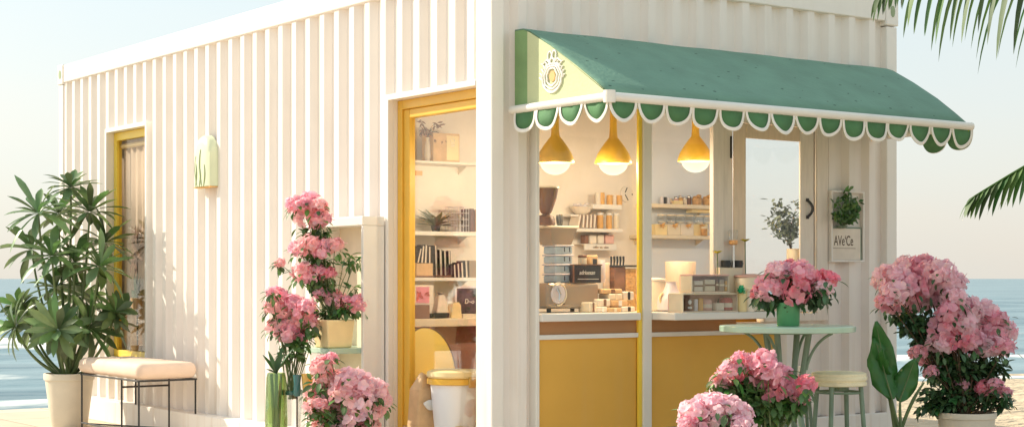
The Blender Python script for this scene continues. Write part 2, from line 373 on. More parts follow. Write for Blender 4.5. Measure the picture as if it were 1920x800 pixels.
# terrace
mb = MB().box((-3.4, -9, -.12), (3.5, 6.35, 0))
tag(mb.build('paved_terrace', 'tile', bevel=.01), kind='structure')

# ================================================================== CONTAINER KIOSK
CL, CW, ZT, ZR = 5.92, 2.95, 2.70, 2.565
kiosk = thing('shipping_container_cafe', (0, 0, 0), 'cream corrugated shipping container turned into a small beachside cafe', 'container cafe')
PITCH, DEP = .17, .036
def corr_pts(s0, s1):
    brk = [(0, 0), (.05, 0), (.08, 1), (.14, 1), (.17, 0)]
    def f(s):
        u = s % PITCH
        for (a, x), (b, y) in zip(brk, brk[1:]):
            if a <= u <= b+1e-9: return x+(y-x)*(u-a)/(b-a)
        return 0
    k0 = int(s0//PITCH)-1; ps = [s0]
    for k in range(k0, int(s1//PITCH)+2):
        for a, _ in brk[:-1]:
            q = k*PITCH+a
            if s0+1e-4 < q < s1-1e-4: ps.append(q)
    ps.append(s1)
    return [(q, f(q)) for q in ps]
def corr_wall(mb, axis, s0, s1, z0, z1, base=.012):
    P = corr_pts(s0, s1); n = len(mb.v)
    for s, d in P:
        o = base+d*DEP
        for z in (z0, z1): mb.v.append(V((o, s, z)) if axis == 'y' else V((s, o, z)))
    for i in range(len(P)-1): mb.f.append((n+2*i, n+2*i+2, n+2*i+3, n+2*i+1))
D0, D1, DZ = .139, .97, 2.0          # side door opening
W0, W1, WZ0, WZ1 = 4.235, 4.94, .47, 2.11
mb = MB()
corr_wall(mb, 'y', D0, D1+.03, DZ+.03, ZR); corr_wall(mb, 'y', D1+.03, W0-.02, .16, ZR)
corr_wall(mb, 'y', W0-.02, W1+.02, .16, WZ0-.02); corr_wall(mb, 'y', W0-.02, W1+.02, WZ1+.03, ZR); corr_wall(mb, 'y', W1+.02, CL-.09, .16, ZR)
mb.build('side_wall', 'container_paint', kiosk, solid=.003)
mb = MB()
corr_wall(mb, 'x', .0745, .27, .25, ZR); corr_wall(mb, 'x', .27, 2.35, 1.97, ZR); corr_wall(mb, 'x', 2.35, CW-.09, .25, ZR); corr_wall(mb, 'x', 1.97, 2.35, .25, .80)
mb.build('front_wall', 'container_paint', kiosk, solid=.003)
# inner lining, floor, ceiling, partition
mb = MB()
x0, x1 = .062, .085
mb.box((x0, D1+.001, .25), (x1, W0, 2.5)); mb.box((x0, W1, .25), (x1, CL-.06, 2.5)); mb.box((x0, W0, .25), (x1, W1, WZ0-.02)); mb.box((x0, W0, WZ1+.02), (x1, W1, 2.5))
mb.box((x0, .06, DZ+.005), (x1, D1, 2.5))
mb.box((.062, .07, 1.97), (2.35, .09, 2.5)); mb.box((2.352, .07, .25), (CW-.06, .09, 2.5))
mb.box((.09, .07, .25), (.268, .09, 2.5)) 
mb.build('interior_lining', 'plaster', kiosk)
MB().box((.062, .02, .16), (CW-.03, CL-.03, .25)).build('floor', 'floor_wood', kiosk)
MB().box((.062, .062, 2.5), (CW-.06, CL-.06, 2.52)).build('ceiling', 'plaster', kiosk)
MB().box((.087, 1.5, .25), (2.20, 1.53, 2.5)).build('partition_wall', 'plaster', kiosk)
MB().box((2.201, 1.5, .25), (CW-.088, 1.53, 2.5)).build('partition_panel', 'pale_board', kiosk)
MB().box((.087, 3.0, .25), (CW-.088, 3.03, 2.5)).build('partition_wall', 'plaster', kiosk)
# far side wall with a big side window, back wall, roof
mb = MB()
for (ya, yb, za, zb) in ((.09, .3, .25, 2.5), (1.46, CL-.06, .25, 2.5), (.3, 1.46, .25, .5), (.3, 1.46, 2.2, 2.5)): mb.box((CW-.085, ya, za), (CW-.065, yb, zb))
mb.build('interior_lining', 'plaster', kiosk)
mb = MB()
corr_wall(mb, 'y', .09, .28, .16, ZR, base=CW-.05); corr_wall(mb, 'y', 1.48, CL-.09, .16, ZR, base=CW-.05); corr_wall(mb, 'y', .28, 1.48, .16, .48, base=CW-.05); corr_wall(mb, 'y', .28, 1.48, 2.22, ZR, base=CW-.05)
mb.build('side_wall', 'container_paint', kiosk, solid=.003)
wn = MB().box((CW-.09, .28, .48), (CW-.005, .33, 2.22)).box((CW-.09, 1.43, .48), (CW-.005, 1.48, 2.22)).box((CW-.09, .331, .48), (CW-.005, 1.429, .53)).box((CW-.09, .331, 2.17), (CW-.005, 1.429, 2.22)).build('window', 'beige_wood', kiosk, bevel=.004)
MB().box((CW-.05, .33, .53), (CW-.045, 1.43, 2.17)).build('pane', 'pane', wn)
mb = MB(); corr_wall(mb, 'x', .09, CW-.09, .16, ZR, base=CL-.05); mb.build('back_wall', 'container_paint', kiosk, solid=.003)
MB().box((.03, .03, 2.64), (CW-.03, CL-.03, 2.66)).build('roof', 'container_paint', kiosk)
# rails and posts
def rail(a, b, nm='rail'): return MB().box(a, b).build(nm, 'container_trim', kiosk, bevel=.006)
rail((0, .1401, ZR), (.06, CL-.101, ZT), 'top_rail'); rail((.0751, 0, ZR), (CW-.101, .06, ZT), 'top_rail'); rail((CW-.06, .1001, ZR), (CW, CL-.101, ZT), 'top_rail'); rail((.1001, CL-.06, ZR), (CW-.101, CL, ZT), 'top_rail')
rail((-.07, .1401, 0), (.061, CL-.101, .16), 'bottom_rail'); rail((.0751, -.004, .0), (CW-.091, .06, .25), 'bottom_rail'); rail((CW-.06, .1001, 0), (CW, CL-.101, .16), 'bottom_rail'); rail((.1001, CL-.06, 0), (CW-.101, CL, .16), 'bottom_rail')
rail((0, 0, 0), (.0745, .139, ZT), 'corner_post'); rail((CW-.09, 0, .0), (CW, .10, 2.535), 'corner_post'); rail((0, CL-.09, .12), (.08, CL, 2.55), 'corner_post'); rail((CW-.08, CL-.09, .12), (CW, CL, 2.55), 'corner_post')
def casting(x0, x1, y0, y1, z0, z1, hx, hy):
    c = MB().box((x0, y0, z0), (x1, y1, z1)).build('corner_casting', 'container_trim', kiosk, bevel=.008)
    h = MB()
    cx, cz = (x0+x1)/2, (z0+z1)/2
    if hy is not None: h.prism([(cx+.018*math.cos(a), hy, cz+.034*math.sin(a)) for a in [2*PI*k/18 for k in range(18)]], (0, .01, 0))
    if hx is not None: h.prism([(hx, (y0+y1)/2+.025*math.cos(a), cz+.034*math.sin(a)) for a in [2*PI*k/18 for k in range(18)]], (.01, 0, 0))
    h.build('casting_hole', 'green_clay', c)
casting(CW-.1, CW+.006, -.008, .10, 2.54, ZT+.008, None, -.0105)
casting(-.008, .1, CL-.1, CL+.006, 2.552, ZT+.008, -.0105, None)
casting(CW-.1, CW+.006, CL-.1, CL+.006, 2.552, ZT+.008, None, None)
casting(-.008, .1, CL-.1, CL+.006, -.0, .118, -.0105, None)
# side door: trim, reveal, yellow frame, pane
dr = thing('side_door', (0, 0, 0), None, None); dr.parent = kiosk; OFF[dr.name] = V((0,0,0)); dr.name = 'door'; OFF['door'] = V((0,0,0))
mb = MB().box((-.004, D1, .161), (.03, D1+.03, DZ+.03)).box((-.004, D0, DZ), (.03, D1-.0005, DZ+.03)).box((.0305, D1, .161), (.061, D1+.03, DZ+.03)).box((.0305, D0, DZ), (.061, D1-.0005, DZ+.03))
mb.build('door_trim', 'container_trim', dr, bevel=.003)
MB().box((.055, D1-.045, .165), (.12, D1-.0006, DZ-.001)).box((.055, D0+.0, .165), (.12, D0+.03, DZ-.001)).box((.055, D0+.031, DZ-.05), (.12, D1-.0456, DZ-.001)).build('outer_frame', 'yellow_paint', dr, bevel=.004)
MB().box((.067, D1-.10, .22), (.108, D1-.0455, DZ-.0505)).box((.067, D0+.0305, .22), (.108, D0+.06, DZ-.0505)).box((.067, D0+.061, DZ-.10), (.108, D1-.1005, DZ-.0505)).box((.067, D0+.061, .22), (.108, D1-.1005, .28)).build('sash', 'yellow_paint', dr, bevel=.006)
MB().box((.085, D0+.06, .28), (.089, D1-.10, DZ-.10)).build('pane', 'pane', dr)
# far side window
wn = MB().box((.055, W1-.05, WZ0), (.10, W1, WZ1)).box((.055, W0, WZ0), (.10, W0+.05, WZ1)).box((.055, W0+.0505, WZ1-.06), (.10, W1-.0505, WZ1)).box((.055, W0+.0505, WZ0), (.10, W1-.0505, WZ0+.05)).build('window', 'bright_yellow', kiosk, bevel=.005)
MB().box((-.004, W1, WZ0-.02), (.06, W1+.03, WZ1+.03)).box((-.004, W0-.03, WZ0-.02), (.06, W0, WZ1+.03)).box((-.004, W0+.0005, WZ1), (.06, W1-.0005, WZ1+.03)).box((-.012, W0+.0005, WZ0-.02), (.06, W1-.0005, WZ0)).build('window_trim', 'container_trim', wn, bevel=.003)
MB().box((.075, W0+.05, WZ0+.05), (.079, W1-.05, WZ1-.06)).build('pane', 'pane_reflect', wn)
# roller blind in the window head
MB().tube([(.10, W0+.06, WZ1-.10), (.10, W1-.06, WZ1-.10)], .018, 10).build('blind_roll', 'butter', wn, smooth=True)
# pleated peach sheet, added to stand in for stripes reflected in the far pane
mb = MB(); P = []
for i in range(121):
    y = 4.05+i*.0095; P.append((.135+.016*math.sin(i*.55), y))
for x, y in P: mb.v += [V((x, y, .35)), V((x, y, 2.2))]
for i in range(len(P)-1): mb.f.append((2*i, 2*i+2, 2*i+3, 2*i+1))
cu = tag(mb.build('curtain', 'curtain', smooth='open', solid=.002), 'peach pleated curtain hanging behind the far yellow-framed side window', 'curtain')
# ---- front glazing
def frm(name, m, parent, boxes, bev=.004):
    mb = MB()
    for a, b in boxes: mb.box(a, b)
    return mb.build(name, m, parent, bevel=bev)
fw = frm('front_window', 'white_paint', kiosk, [((.262, -.012, .252), (.285, .05, 1.97)), ((.2855, -.006, 1.93), (.958, .05, 1.97)), ((1.02, -.006, 1.93), (1.462, .05, 1.97)), ((.96, -.018, .252), (1.018, .03, 1.975))])
MB().box((.936, -.008, .262), (.9595, .012, 1.929)).build('yellow_post', 'bright_yellow', fw, bevel=.004)
for a, b in ((.285, .936), (1.018, 1.462)): MB().box((a, .02, .86), (b, .024, 1.93)).build('pane', 'pane', fw)
MB().box((1.462, -.01, .863), (1.54, .022, 1.97)).build('mullion', 'beige_wood', fw, bevel=.004)
cw = frm('casement_window', 'beige_wood', kiosk, [((1.541, .01, .8625), (1.6245, .05, 1.97)), ((2.262, -.01, .80), (2.352, .05, 1.97)), ((1.6250, .01, 1.90), (2.2615, .05, 1.97)), ((1.8405, -.015, .80), (2.2615, .05, .845))])
frm('sash', 'tan_wood', cw, [((1.625, .0, .85), (1.715, .012, 1.895)), ((1.7155, .0, 1.815), (2.1345, .012, 1.895)), ((1.7155, .0, .85), (2.1345, .012, .90))])
frm('sash_stile', 'beige_wood', cw, [((2.135, -.002, .85), (2.245, .010, 1.895))])
MB().box((2.246, .012, .85), (2.258, .03, 1.9)).build('seam', 'charcoal', cw)
MB().box((1.603, .006, 1.70), (1.615, .02, 1.82)).build('hinge', 'charcoal', cw)
MB().box((1.715, .003, .90), (2.135, .006, 1.815)).build('pane', 'pane', cw)
hp = onb(1519, 391, -.02); mb = MB(); mb.tube(bezier(hp+V((-.01, .015, .05)), hp+V((.03, -.035, .0)), hp+V((-.01, .015, -.05)), 8), .008, 8); mb.box(hp+V((-.014, .006, .040)), hp+V((-.002, .018, .058))); mb.box(hp+V((-.014, .006, -.058)), hp+V((-.002, .018, -.040))); mb.build('handle', 'black_metal', cw)
# panels under the counter
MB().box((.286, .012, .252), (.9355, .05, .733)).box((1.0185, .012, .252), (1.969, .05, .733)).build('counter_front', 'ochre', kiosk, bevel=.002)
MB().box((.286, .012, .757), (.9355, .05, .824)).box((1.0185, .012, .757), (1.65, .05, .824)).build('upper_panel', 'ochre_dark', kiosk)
MB().box((1.651, .006, .757), (1.969, .05, .799)).build('upper_panel', 'beige_wood', kiosk)
MB().box((.286, -.006, .733), (.9355, .05, .757)).box((1.0185, -.006, .733), (1.969, .05, .757)).build('trim_strip', 'white_paint', kiosk, bevel=.003)
MB().box((.2855, -.03, .824), (.9355, .019, .862)).box((1.0185, -.20, .824), (1.84, -.0185, .862)).box((1.0185, -.018, .824), (1.46, .019, .862)).build('sill', 'white_paint', kiosk, bevel=.005)
# inner service counter
ctr = thing('service_counter', (1.0, .3, .25), 'long white service counter inside the cafe behind the front window', 'counter')
MB().box((.33, .09, .828), (2.30, .62, .86)).build('countertop', 'white_paint', ctr, bevel=.004)
MB().box((.36, .13, .25), (2.27, .58, .827)).build('cabinet', 'ochre', ctr)

# ================================================================== AWNING
aw = thing('awning', (.14, 0, 1.88), 'green scalloped awning with a pale crest side over the serving window', 'awning')
A0, A1, AZ, AF = .14, 2.78, 2.27, -.753
prof = [(0, 0, AZ+.0), (0, -.07, AZ-.002), (0, -.125, AZ-.02), (0, -.30, AZ-.108), (0, -.5, AZ-.222), (0, -.65, AZ-.315), (0, AF, 1.885)]
mb = MB(); nx = 64
for i in range(nx+1):
    t = i/nx
    for j, (q, y, z) in enumerate(prof):
        x1 = A1-.118*(abs(y)/.753)**1.3
        x = A0+(x1-A0)*t
        sag = (-.004*(1-abs(2*((t*4) % 1)-1)) + .0018*math.sin(t*41+j*1.3) + .002*math.sin(t*17-j*2.1))*math.sin(PI*j/(len(prof)-1))
        mb.v.append(V((x, y, z+sag)))
n_ = len(prof)
mb.f = [(i*n_+j, i*n_+j+1, (i+1)*n_+j+1, (i+1)*n_+j) for i in range(nx) for j in range(n_-1)]
mb.build('canopy', 'teal_canvas', aw, smooth='open', solid=.006)
def side_panel(xa, name, m, ys, thick, shear=0):
    pts = []
    yy = [p for p in prof if ys[0] >= p[1] >= ys[1]]
    def zt(y):
        for (q, a, za), (q2, b, zb) in zip(prof, prof[1:]):
            if b <= y <= a: return za+(zb-za)*(a-y)/(a-b)
    ylist = sorted(set([ys[0]]+[p[1] for p in yy]+[ys[1]]), reverse=True)
    X = lambda y: xa-(shear*(abs(y)/.753)**1.3)
    top = [(X(y), y, zt(y)-.004) for y in ylist]; bot = [(X(ys[1]), ys[1], 1.885), (X(ys[0]), ys[0], 1.885)]
    poly = top+bot
    return MB().prism(poly, (thick, 0, 0)).build(name, m, aw)
side_panel(A0, 'side_return', 'green_return', (0, -.11), .008)
crest_side = side_panel(A0-.004, 'side_panel', 'lime_canvas', (-.11, -.753), .012)
side_panel(A1-.01, 'side_panel', 'green_canvas', (0, -.753), .008, .11)
# front bar, side bars
MB().tube([(A0-.02, .0, 1.885-.012), (A0-.02, AF-.02, 1.873)], .021, 12).build('side_bar', 'white_paint', aw, smooth=True)
MB().tube([(A0-.03, AF-.01, 1.873), (A1-.10, AF-.01, 1.873)], .022, 12).build('front_bar', 'white_paint', aw, smooth=True)
MB().tube([(A1-.02, .0, 1.873), (A1-.112, AF-.02, 1.873)], .021, 12).build('side_bar', 'white_paint', aw, smooth=True)
MB().lathe([(.0, -.03), (.028, -.028), (.03, 0), (.028, .028), (0, .03)], (A0-.02, AF-.015, 1.873), 14, 0, 0).build('bar_joint', 'white_paint', aw, smooth=True)
def valance(p0, p1, n, nrm, jit=.0):
    p0, p1 = V(p0), V(p1); w = (p1-p0)/n; g = MB(); tr = MB(); nrm = V(nrm)
    for k in range(n):
        h = .112+rnd(-.01, .01)*jit; lean = rnd(-.01, .01)*jit; sw = rnd(-.012, .018)*jit
        c = p0+w*(k+.5)
        def pt(u, r=1.0):      # u in 0..1 around the U
            a = PI*u
            xx = -math.cos(a)*.5*r; zz = -(math.sin(a)**.75)*h*r
            if False: pass
            return c+w*xx*.97+w.normalized()*lean*abs(zz)/h+V((0, 0, zz))+nrm*(sw*abs(zz)/h+.010*math.sin(a)*math.sin(2*a+k))
        arc = [pt(i/16) for i in range(17)]
        top = [c-w*.48, c+w*.48]
        g.add([c]+arc, [(0, i+1, i+2) for i in range(16)])
        inn = [pt(i/16, .86)+nrm*.004 for i in range(17)]; out = [pt(i/16, 1.02)+nrm*.004 for i in range(17)]
        n0 = len(tr.v); tr.v += inn+out; tr.f += [(n0+i, n0+i+1, n0+17+i+1, n0+17+i) for i in range(16)]
    g.build('valance', 'green_canvas', aw, smooth='open', solid=.003); tr.build('valance_trim', 'white_paint', aw, smooth='open', solid=.004, bevel=.001)
valance((A0-.025, AF-.012, 1.868), (A1-.10, AF-.012, 1.868), 15, (0, -1, 0), 1)
valance((A0-.022, -.03, 1.868), (A0-.022, AF-.015, 1.868), 4, (-1, 0, 0), .8)
valance((A1-.095, AF-.015, 1.868), (A1-.045, -.36, 1.868), 2, (1, 0, 0), 1)
# crest on the side panel
ec = ona(1035, 140, A0-.008); mb = MB(); orange = MB()
def EP(u, v): return V((ec.x, ec.y-u*1.25, ec.z+v))       # u to the right in the picture = towards the street
def ov(cx, cz, rx, rz, t0=0, t1=1, r=.0035, n=28, wob=0):
    mb.tube([EP(cx+(rx+wob*math.sin(9*t))*math.cos(t), cz+(rz+wob*math.sin(7*t))*math.sin(t)) for t in [2*PI*(t0+(t1-t0)*i/n) for i in range(n+1)]], r, 6)
ov(0, -.015, .062, .066, .32, 1.18, .005, wob=.002); ov(0, -.012, .048, .055, 0, 1, .005, wob=.002); ov(0, -.010, .032, .042, 0, 1, .005, wob=.002); ov(.002, -.02, .056, .066, .55, .95, .005)
ov(-.014, .09, .012, .022, 0, 1, .004); ov(.014, .092, .012, .022, 0, 1, .004); ov(0, .065, .012, .014, 0, 1, .005)
for s_ in (-1, 1):
    for k in range(6):
        a = .3+.5*k; p = EP(s_*(.068*math.cos(a*.5)+.0), -.03+.08*math.sin(a*.45)); q = p+(V((0, -s_*.02, .012+.004*k)))
        mb.tube([p, (p+q)/2+V((0, 0, .006)), q], [.004, .005, .002], 6)
    mb.tube([EP(s_*.012, .055), EP(s_*.035, .075), EP(s_*.06, .055), EP(s_*.072, .06)], [.004, .005, .004, .002], 6)
    mb.tube([EP(s_*.012, .05), EP(s_*.035, .05), EP(s_*.055, .035)], [.005, .005, .003], 6)
em = mb.build('crest', 'white_mark', crest_side, smooth=True)
orange.prism([EP(.016*math.cos(t)*1.1, -.008+.026*math.sin(t)) for t in [2*PI*k/14 for k in range(14)]], (.004, 0, 0)).build('crest_centre', 'orange_paint', crest_side)

# ================================================================== PENDANT LAMPS
def pendant(loc, label):
    t = thing('pendant_lamp', loc, label, 'pendant lamp', 'yellow pendant lamps in the serving window')
    l = V(loc)
    MB().lathe([(.008, .33), (.018, .33), (.021, .205), (.024, .178), (.040, .158), (.064, .125), (.086, .090), (.098, .060), (.102, .042), (.100, .037), (.088, .038), (.084, .06), (.05, .115), (.01, .14)], l, 32, 0, 0).build('shade', 'pendant_yellow', t, smooth=True)
    MB().tube([l+V((0, 0, .33)), V((l.x, l.y, 2.5))], .005, 6).build('cord', 'butter', t)
    MB().lathe([(.0, -.018)]+[(.080*math.sin(a), .042-.068*math.cos(a)) for a in [PI/2*k/8 for k in range(1, 9)]]+[(.080, .055)], l, 28, 0, 0).build('globe', 'glow_globe', t, smooth=True)
    pd_ = bpy.data.lights.get('lamp_bulb') or bpy.data.lights.new('lamp_bulb', 'POINT'); pd_.energy = 18; pd_.color = (1, .89, .73); pd_.shadow_soft_size = .03
    lo = bpy.data.objects.new('lamp_bulb', pd_); C.objects.link(lo); lo.parent = t; lo.location = (0, 0, .015)
    return t
pl = onb(1041, 325, .30); pn = pendant((pl.x, .30, pl.z+.018), 'yellow dome pendant lamp hanging closest to the white corner post')
p2 = onb(1150, 326, .30); again(pn, (p2.x, .30, p2.z+.018), 'yellow dome pendant lamp hanging just beside the thin yellow post')
p3 = onb(1304, 321, .30); again(pn, (p3.x, .30, p3.z+.018), 'yellow dome pendant lamp hanging in front of the pale shelf wall')

# ================================================================== HELPERS FOR SMALL GOODS
def bx(px0, py0, px1, py1, b, dep=None):
    p = onb((px0+px1)/2, (py0+py1)/2, b); a0 = onb(px0, 400, b).x; a1 = onb(px1, 400, b).x
    z1 = onb((px0+px1)/2, py0, b).z; z0 = onb((px0+px1)/2, py1, b).z
    return a0, a1, z0, z1
def slab(name, px0, py0, px1, py1, b, dep, m, label, cat, group=None, bevel=.003):
    a0, a1, z0, z1 = bx(px0, py0, px1, py1, b)
    o = MB().box((a0, b, z0), (a1, b+dep, z1)).build(name, m, root=((a0+a1)/2, b+dep/2, z0), bevel=bevel)
    return tag(o, label, cat, group)
def root_at(name, px, py, b, label, cat, group=None, dz=0):
    p = onb(px, py, b); return thing(name, (p.x, b, p.z+dz), label, cat, group), p
def floor_z(px, z, b): d = onb(px, 500, b); return V((d.x, b, z))
def wpx(b, px=1150): return (onb(px+1, 500, b).x-onb(px, 500, b).x)   # metres along x per pixel
CZ = .861   # countertop surface
def cyl(name, px, wpxs, h, z, b, m, label, cat, group=None, taper=1.0, lid=None, parts=None):
    x = onb(px, 500, b).x; r = wpxs*wpx(b, px)/2
    t = thing(name, (x, b, z), label, cat, group)
    MB().lathe([(r*.86*taper, 0), (r*taper, .006), (r, h*.92), (r*.95, h)], (x, b, z), 20).build('body', m, t, smooth=True)
    if lid: MB().lathe([(r*.98, h+.0005), (r*1.02, h+.003), (r*1.02, h+.012), (r*.9, h+.015)], (x, b, z), 20).build('lid', lid, t, smooth=True)
    return t


# --- espresso machine on the counter
b = .30
a0, a1, z0, z1 = bx(1027, 530, 1124, 590, b)
em = thing('espresso_machine', ((a0+a1)/2, b+.13, CZ), 'grey brown espresso machine with a round steel dial on the counter', 'coffee machine')
MB().box((a0, b, CZ+.02), (a1, b+.24, z1)).build('body', 'machine_metal', em, bevel=.018, seg=3)
for fx in (a0+.03, a1-.03):
    for fy in (b+.03, b+.2): MB().lathe([(.012, 0), (.012, .022)], (fx, fy, CZ), 10).build('foot', 'charcoal', em)
d = onb(1046, 551, b-.004); MB().prism([(d.x+.045*math.cos(t), b-.012, d.z+.05*math.sin(t)) for t in [2*PI*k/28 for k in range(28)]], (0, .014, 0)).build('dial', 'lilac_white', em, bevel=.003)
MB().tube([(d.x+.052*math.cos(t), b-.008, d.z+.058*math.sin(t)) for t in [PI*(.75-1.3*k/16) for k in range(17)]], .005, 8).build('handle', 'cream', em, smooth=True)
MB().tube([(d.x-.012, b-.014, d.z+.03), (d.x-.012, b-.04, d.z), (d.x-.022, b-.045, d.z-.035)], [.007, .007, .004], 8).build('steam_wand', 'steel', em, smooth=True)
d = onb(1055, 571, b); MB().lathe([(.0, 0), (.008, .0), (.008, .008), (0, .008)], (d.x, b-.006, d.z), 10).build('button', 'charcoal', em)
MTOP = z1
# --- black menu board on the machine
a0, a1, z0, z1_ = bx(1082, 497, 1136, 531, .27)
mbd = thing('menu_board', ((a0+a1)/2, .27, MTOP), 'black counter sign with white script lettering on top of the espresso machine', 'sign')
MB().box((a0, .31, MTOP+.001), (a1, .335, z1_)).build('board', 'charcoal', mbd, bevel=.003)
MB().box((a0, .30, MTOP+.001), (a0+.006, .309, z1_)).box((a0, .30, z1_), (a1, .335, z1_+.006)).build('frame', 'brown', mbd)
def text(s, size, loc, parent, m, name='lettering', sx=1, rot=(PI/2, 0, 0), shear=0, ext=.0012):
    cu = bpy.data.curves.new(name, 'FONT'); cu.body = s; cu.size = size; cu.align_x = 'CENTER'; cu.align_y = 'CENTER'; cu.extrude = ext; cu.shear = shear
    cu.materials.append(MT[m]); tmp = bpy.data.objects.new(name, cu); me = bpy.data.meshes.new_from_object(tmp); bpy.data.objects.remove(tmp); o = bpy.data.objects.new(name, me); C.objects.link(o); o.parent = parent
    o.location = V(loc)-OFF[parent.name]; o.rotation_euler = rot; o.scale = (sx, 1, 1); return o
mid = (z1_+MTOP)/2
text('adriuesan', .034, ((a0+a1)/2, .3085, mid+.008), mbd, 'white_mark', sx=.82, shear=.25)
MB().box((a0+.035, .307, mid-.028), (a1-.02, .3095, mid-.025)).build('underline', 'white_mark', mbd)
# --- stacked blue crates + basket + black cutlery
prev = MTOP; proto = None
crs = [(528, 506), (506, 490), (490, 472), (472, 453)]
labs = ['lowest of four pale blue glass containers stacked on the espresso machine', 'second pale blue glass container up in the stack on the coffee machine', 'third pale blue glass container up in the stack on the coffee machine', 'topmost pale blue glass container, directly under the brown basket']
c = onb(1046, 520, .40)
for k in range(4):
    h = .0505
    loc = (c.x, .40, prev+.0005)
    if proto is None:
        proto = thing('glass_container', loc, labs[0], 'container', 'pale blue containers stacked on the coffee machine')
        MB().box((c.x-.058, .345, loc[2]), (c.x+.058, .455, loc[2]+h-.010)).build('body', 'blue_plastic', proto, bevel=.008)
        MB().box((c.x-.063, .34, loc[2]+h-.0098), (c.x+.063, .46, loc[2]+h-.001)).build('lid', 'lilac_white', proto, bevel=.003)
        MB().box((c.x+.0, .3425, loc[2]+.012), (c.x+.004, .3449, loc[2]+h-.014)).box((c.x+.035, .3425, loc[2]+.012), (c.x+.039, .3449, loc[2]+h-.014)).build('clip', 'charcoal', proto)
    else: again(proto, loc, labs[k])
    prev += h+.0005
a0, a1, z0, z1 = bx(1025, 427, 1072, 452, .38)
bk = thing('basket', ((a0+a1)/2, .40, prev+.001), 'brown trapezoid basket at the top of the blue container stack', 'basket')
zb = prev+.001; zt_ = onb(1048, 428, .38).z
MB().add([(a0+.012, .35, zb), (a1-.03, .35, zb), (a1-.03, .45, zb), (a0+.012, .45, zb), (a0-.002, .335, zt_), (a1, .335, zt_), (a1, .465, zt_), (a0-.002, .465, zt_)], [(0,3,2,1),(0,1,5,4),(1,2,6,5),(2,3,7,6),(3,0,4,7)]).build('body', 'machine_metal', bk, solid=.006)
MB().box((a0-.05, .33, zt_), (a1+.012, .47, zt_+.012)).build('tray', 'cream', bk, bevel=.003)
proto = None
for k in range(9):
    x = a0-.005+k*.0145; h = .045+.02*random.random()
    if proto is None:
        proto = tag(MB().lathe([(.004, 0), (.0085, .012), (.009, .04), (.006, .055), (0, .058)], (x, .38, zt_+.013), 10, 1, 0).build('tamper_handle', 'charcoal', root=(x, .38, zt_+.0122), smooth=True), 'black rounded handle standing upright in the row on the tray', 'handle', 'black handles on the tray above the basket')
    else:
        q = again(proto, (x, .38+rnd(-.02, .02), zt_+.0122)); q.rotation_euler = (0, rnd(-.15, .15), 0); q.scale = (1, 1, rnd(.7, 1.15))
# --- grinder hopper
g = onb(1024, 425, .30)
gr = thing('coffee_grinder', (g.x, .30, zt_+.012), 'brown coffee grinder with a flared smoky hopper beside the window post', 'coffee grinder')
s = wpx(.3, 1030); zz = lambda py: onb(1024, py, .30).z
MB().lathe([(.018, zz(402)), (.030, zz(398)), (.055, zz(372)), (.066, zz(352)), (.064, zz(352)), (.050, zz(374)), (.02, zz(398))], (g.x, .30, 0), 28, 1, 0).build('hopper', 'brown_glass', gr, smooth=True)
MB().lathe([(.069, zz(353)), (.069, zz(350)), (.0, zz(349))], (g.x, .30, 0), 28, 0, 0).build('lid', 'cream', gr, smooth=True)
MB().lathe([(.05, zt_+.0125), (.052, zz(414)), (.040, zz(405)), (.018, zz(402.5))], (g.x-.008, .30, 0), 24).build('body', 'brown', gr, smooth=True)
# crockery on the machine behind the black sign
for i, (px, w, h, m, lb) in enumerate(((1076, 9, .060, 'paper', 'small white mug on the machine between crates and black sign'), (1092, 13, .135, 'cream', 'tall cream coffee tin standing behind the black sign'), (1110, 15, .15, 'kraft', 'folded kraft coffee bag standing behind the black sign'), (1128, 11, .125, 'lilac_white', 'white milk pitcher standing behind the black sign'))):
    if i == 2:
        x_ = onb(px, 500, .40).x; tb2 = thing('coffee_bag', (x_, .40, MTOP), lb, 'bag'); MB().box((x_-.022, .375, MTOP+.0005), (x_+.022, .425, MTOP+h)).build('bag', m, tb2, bevel=.006); MB().box((x_-.014, .3735, MTOP+.10), (x_+.014, .3748, MTOP+.13)).build('label', 'charcoal', tb2)
    else:
        cyl(['mug', 'coffee_tin', '', 'milk_pitcher'][i], px, w, h, MTOP+.0005, .41 if i else .36, m, lb, ['mug', 'tin', '', 'pitcher'][i], lid='brown' if i == 1 else None)
# card with black strokes left of machine
a0, a1, z0, z1 = bx(1004, 535, 1024, 590, .12)
cd = thing('price_card', ((a0+a1)/2, .2, CZ), 'white card with black strokes leaning by the window post', 'card')
MB().box((a0, .20, CZ), (a1+.005, .208, z1)).build('card', 'paper', cd)
text('7A', .085, ((a0+a1)/2+.003, .1985, CZ+.055), cd, 'charcoal', sx=.55)
MB().box((a0+.01, .196, CZ), (a1-.005, .1995, CZ+.02)).build('price_tab', 'orange_paint', cd)
# --- packages heap
mats = ['paper', 'kraft', 'cream', 'pink_box', 'paper']
pk = [(1107, 566, 1122, 590, .22, 'cream', 'small white gridded paper box at the left foot of the package heap'),
      (1122, 574, 1142, 590, .24, 'paper', 'crumpled cream paper packet beside the white gridded box'),
      (1143, 576, 1168, 590, .23, 'kraft', 'brown wrapped packet at the bottom middle of the package heap'),
      (1169, 574, 1194, 590, .23, 'paper', 'round-marked cream packet at the bottom beside the yellow post'),
      (1124, 560, 1148, 574, .25, 'paper', 'pale packet on the second layer, left end of the heap'),
      (1149, 562, 1180, 574, .25, 'kraft', 'flat brown packet in the middle layer of the heap'),
      (1145, 550, 1170, 562, .26, 'cream', 'cream packet with rounded ends near the heap top'),
      (1170, 546, 1192, 562, .27, 'paper', 'white packet near the heap top beside the yellow post'),
      (1132, 541, 1170, 550, .27, 'kraft', 'long thin tan packet, topmost of the package heap')]
zs = CZ
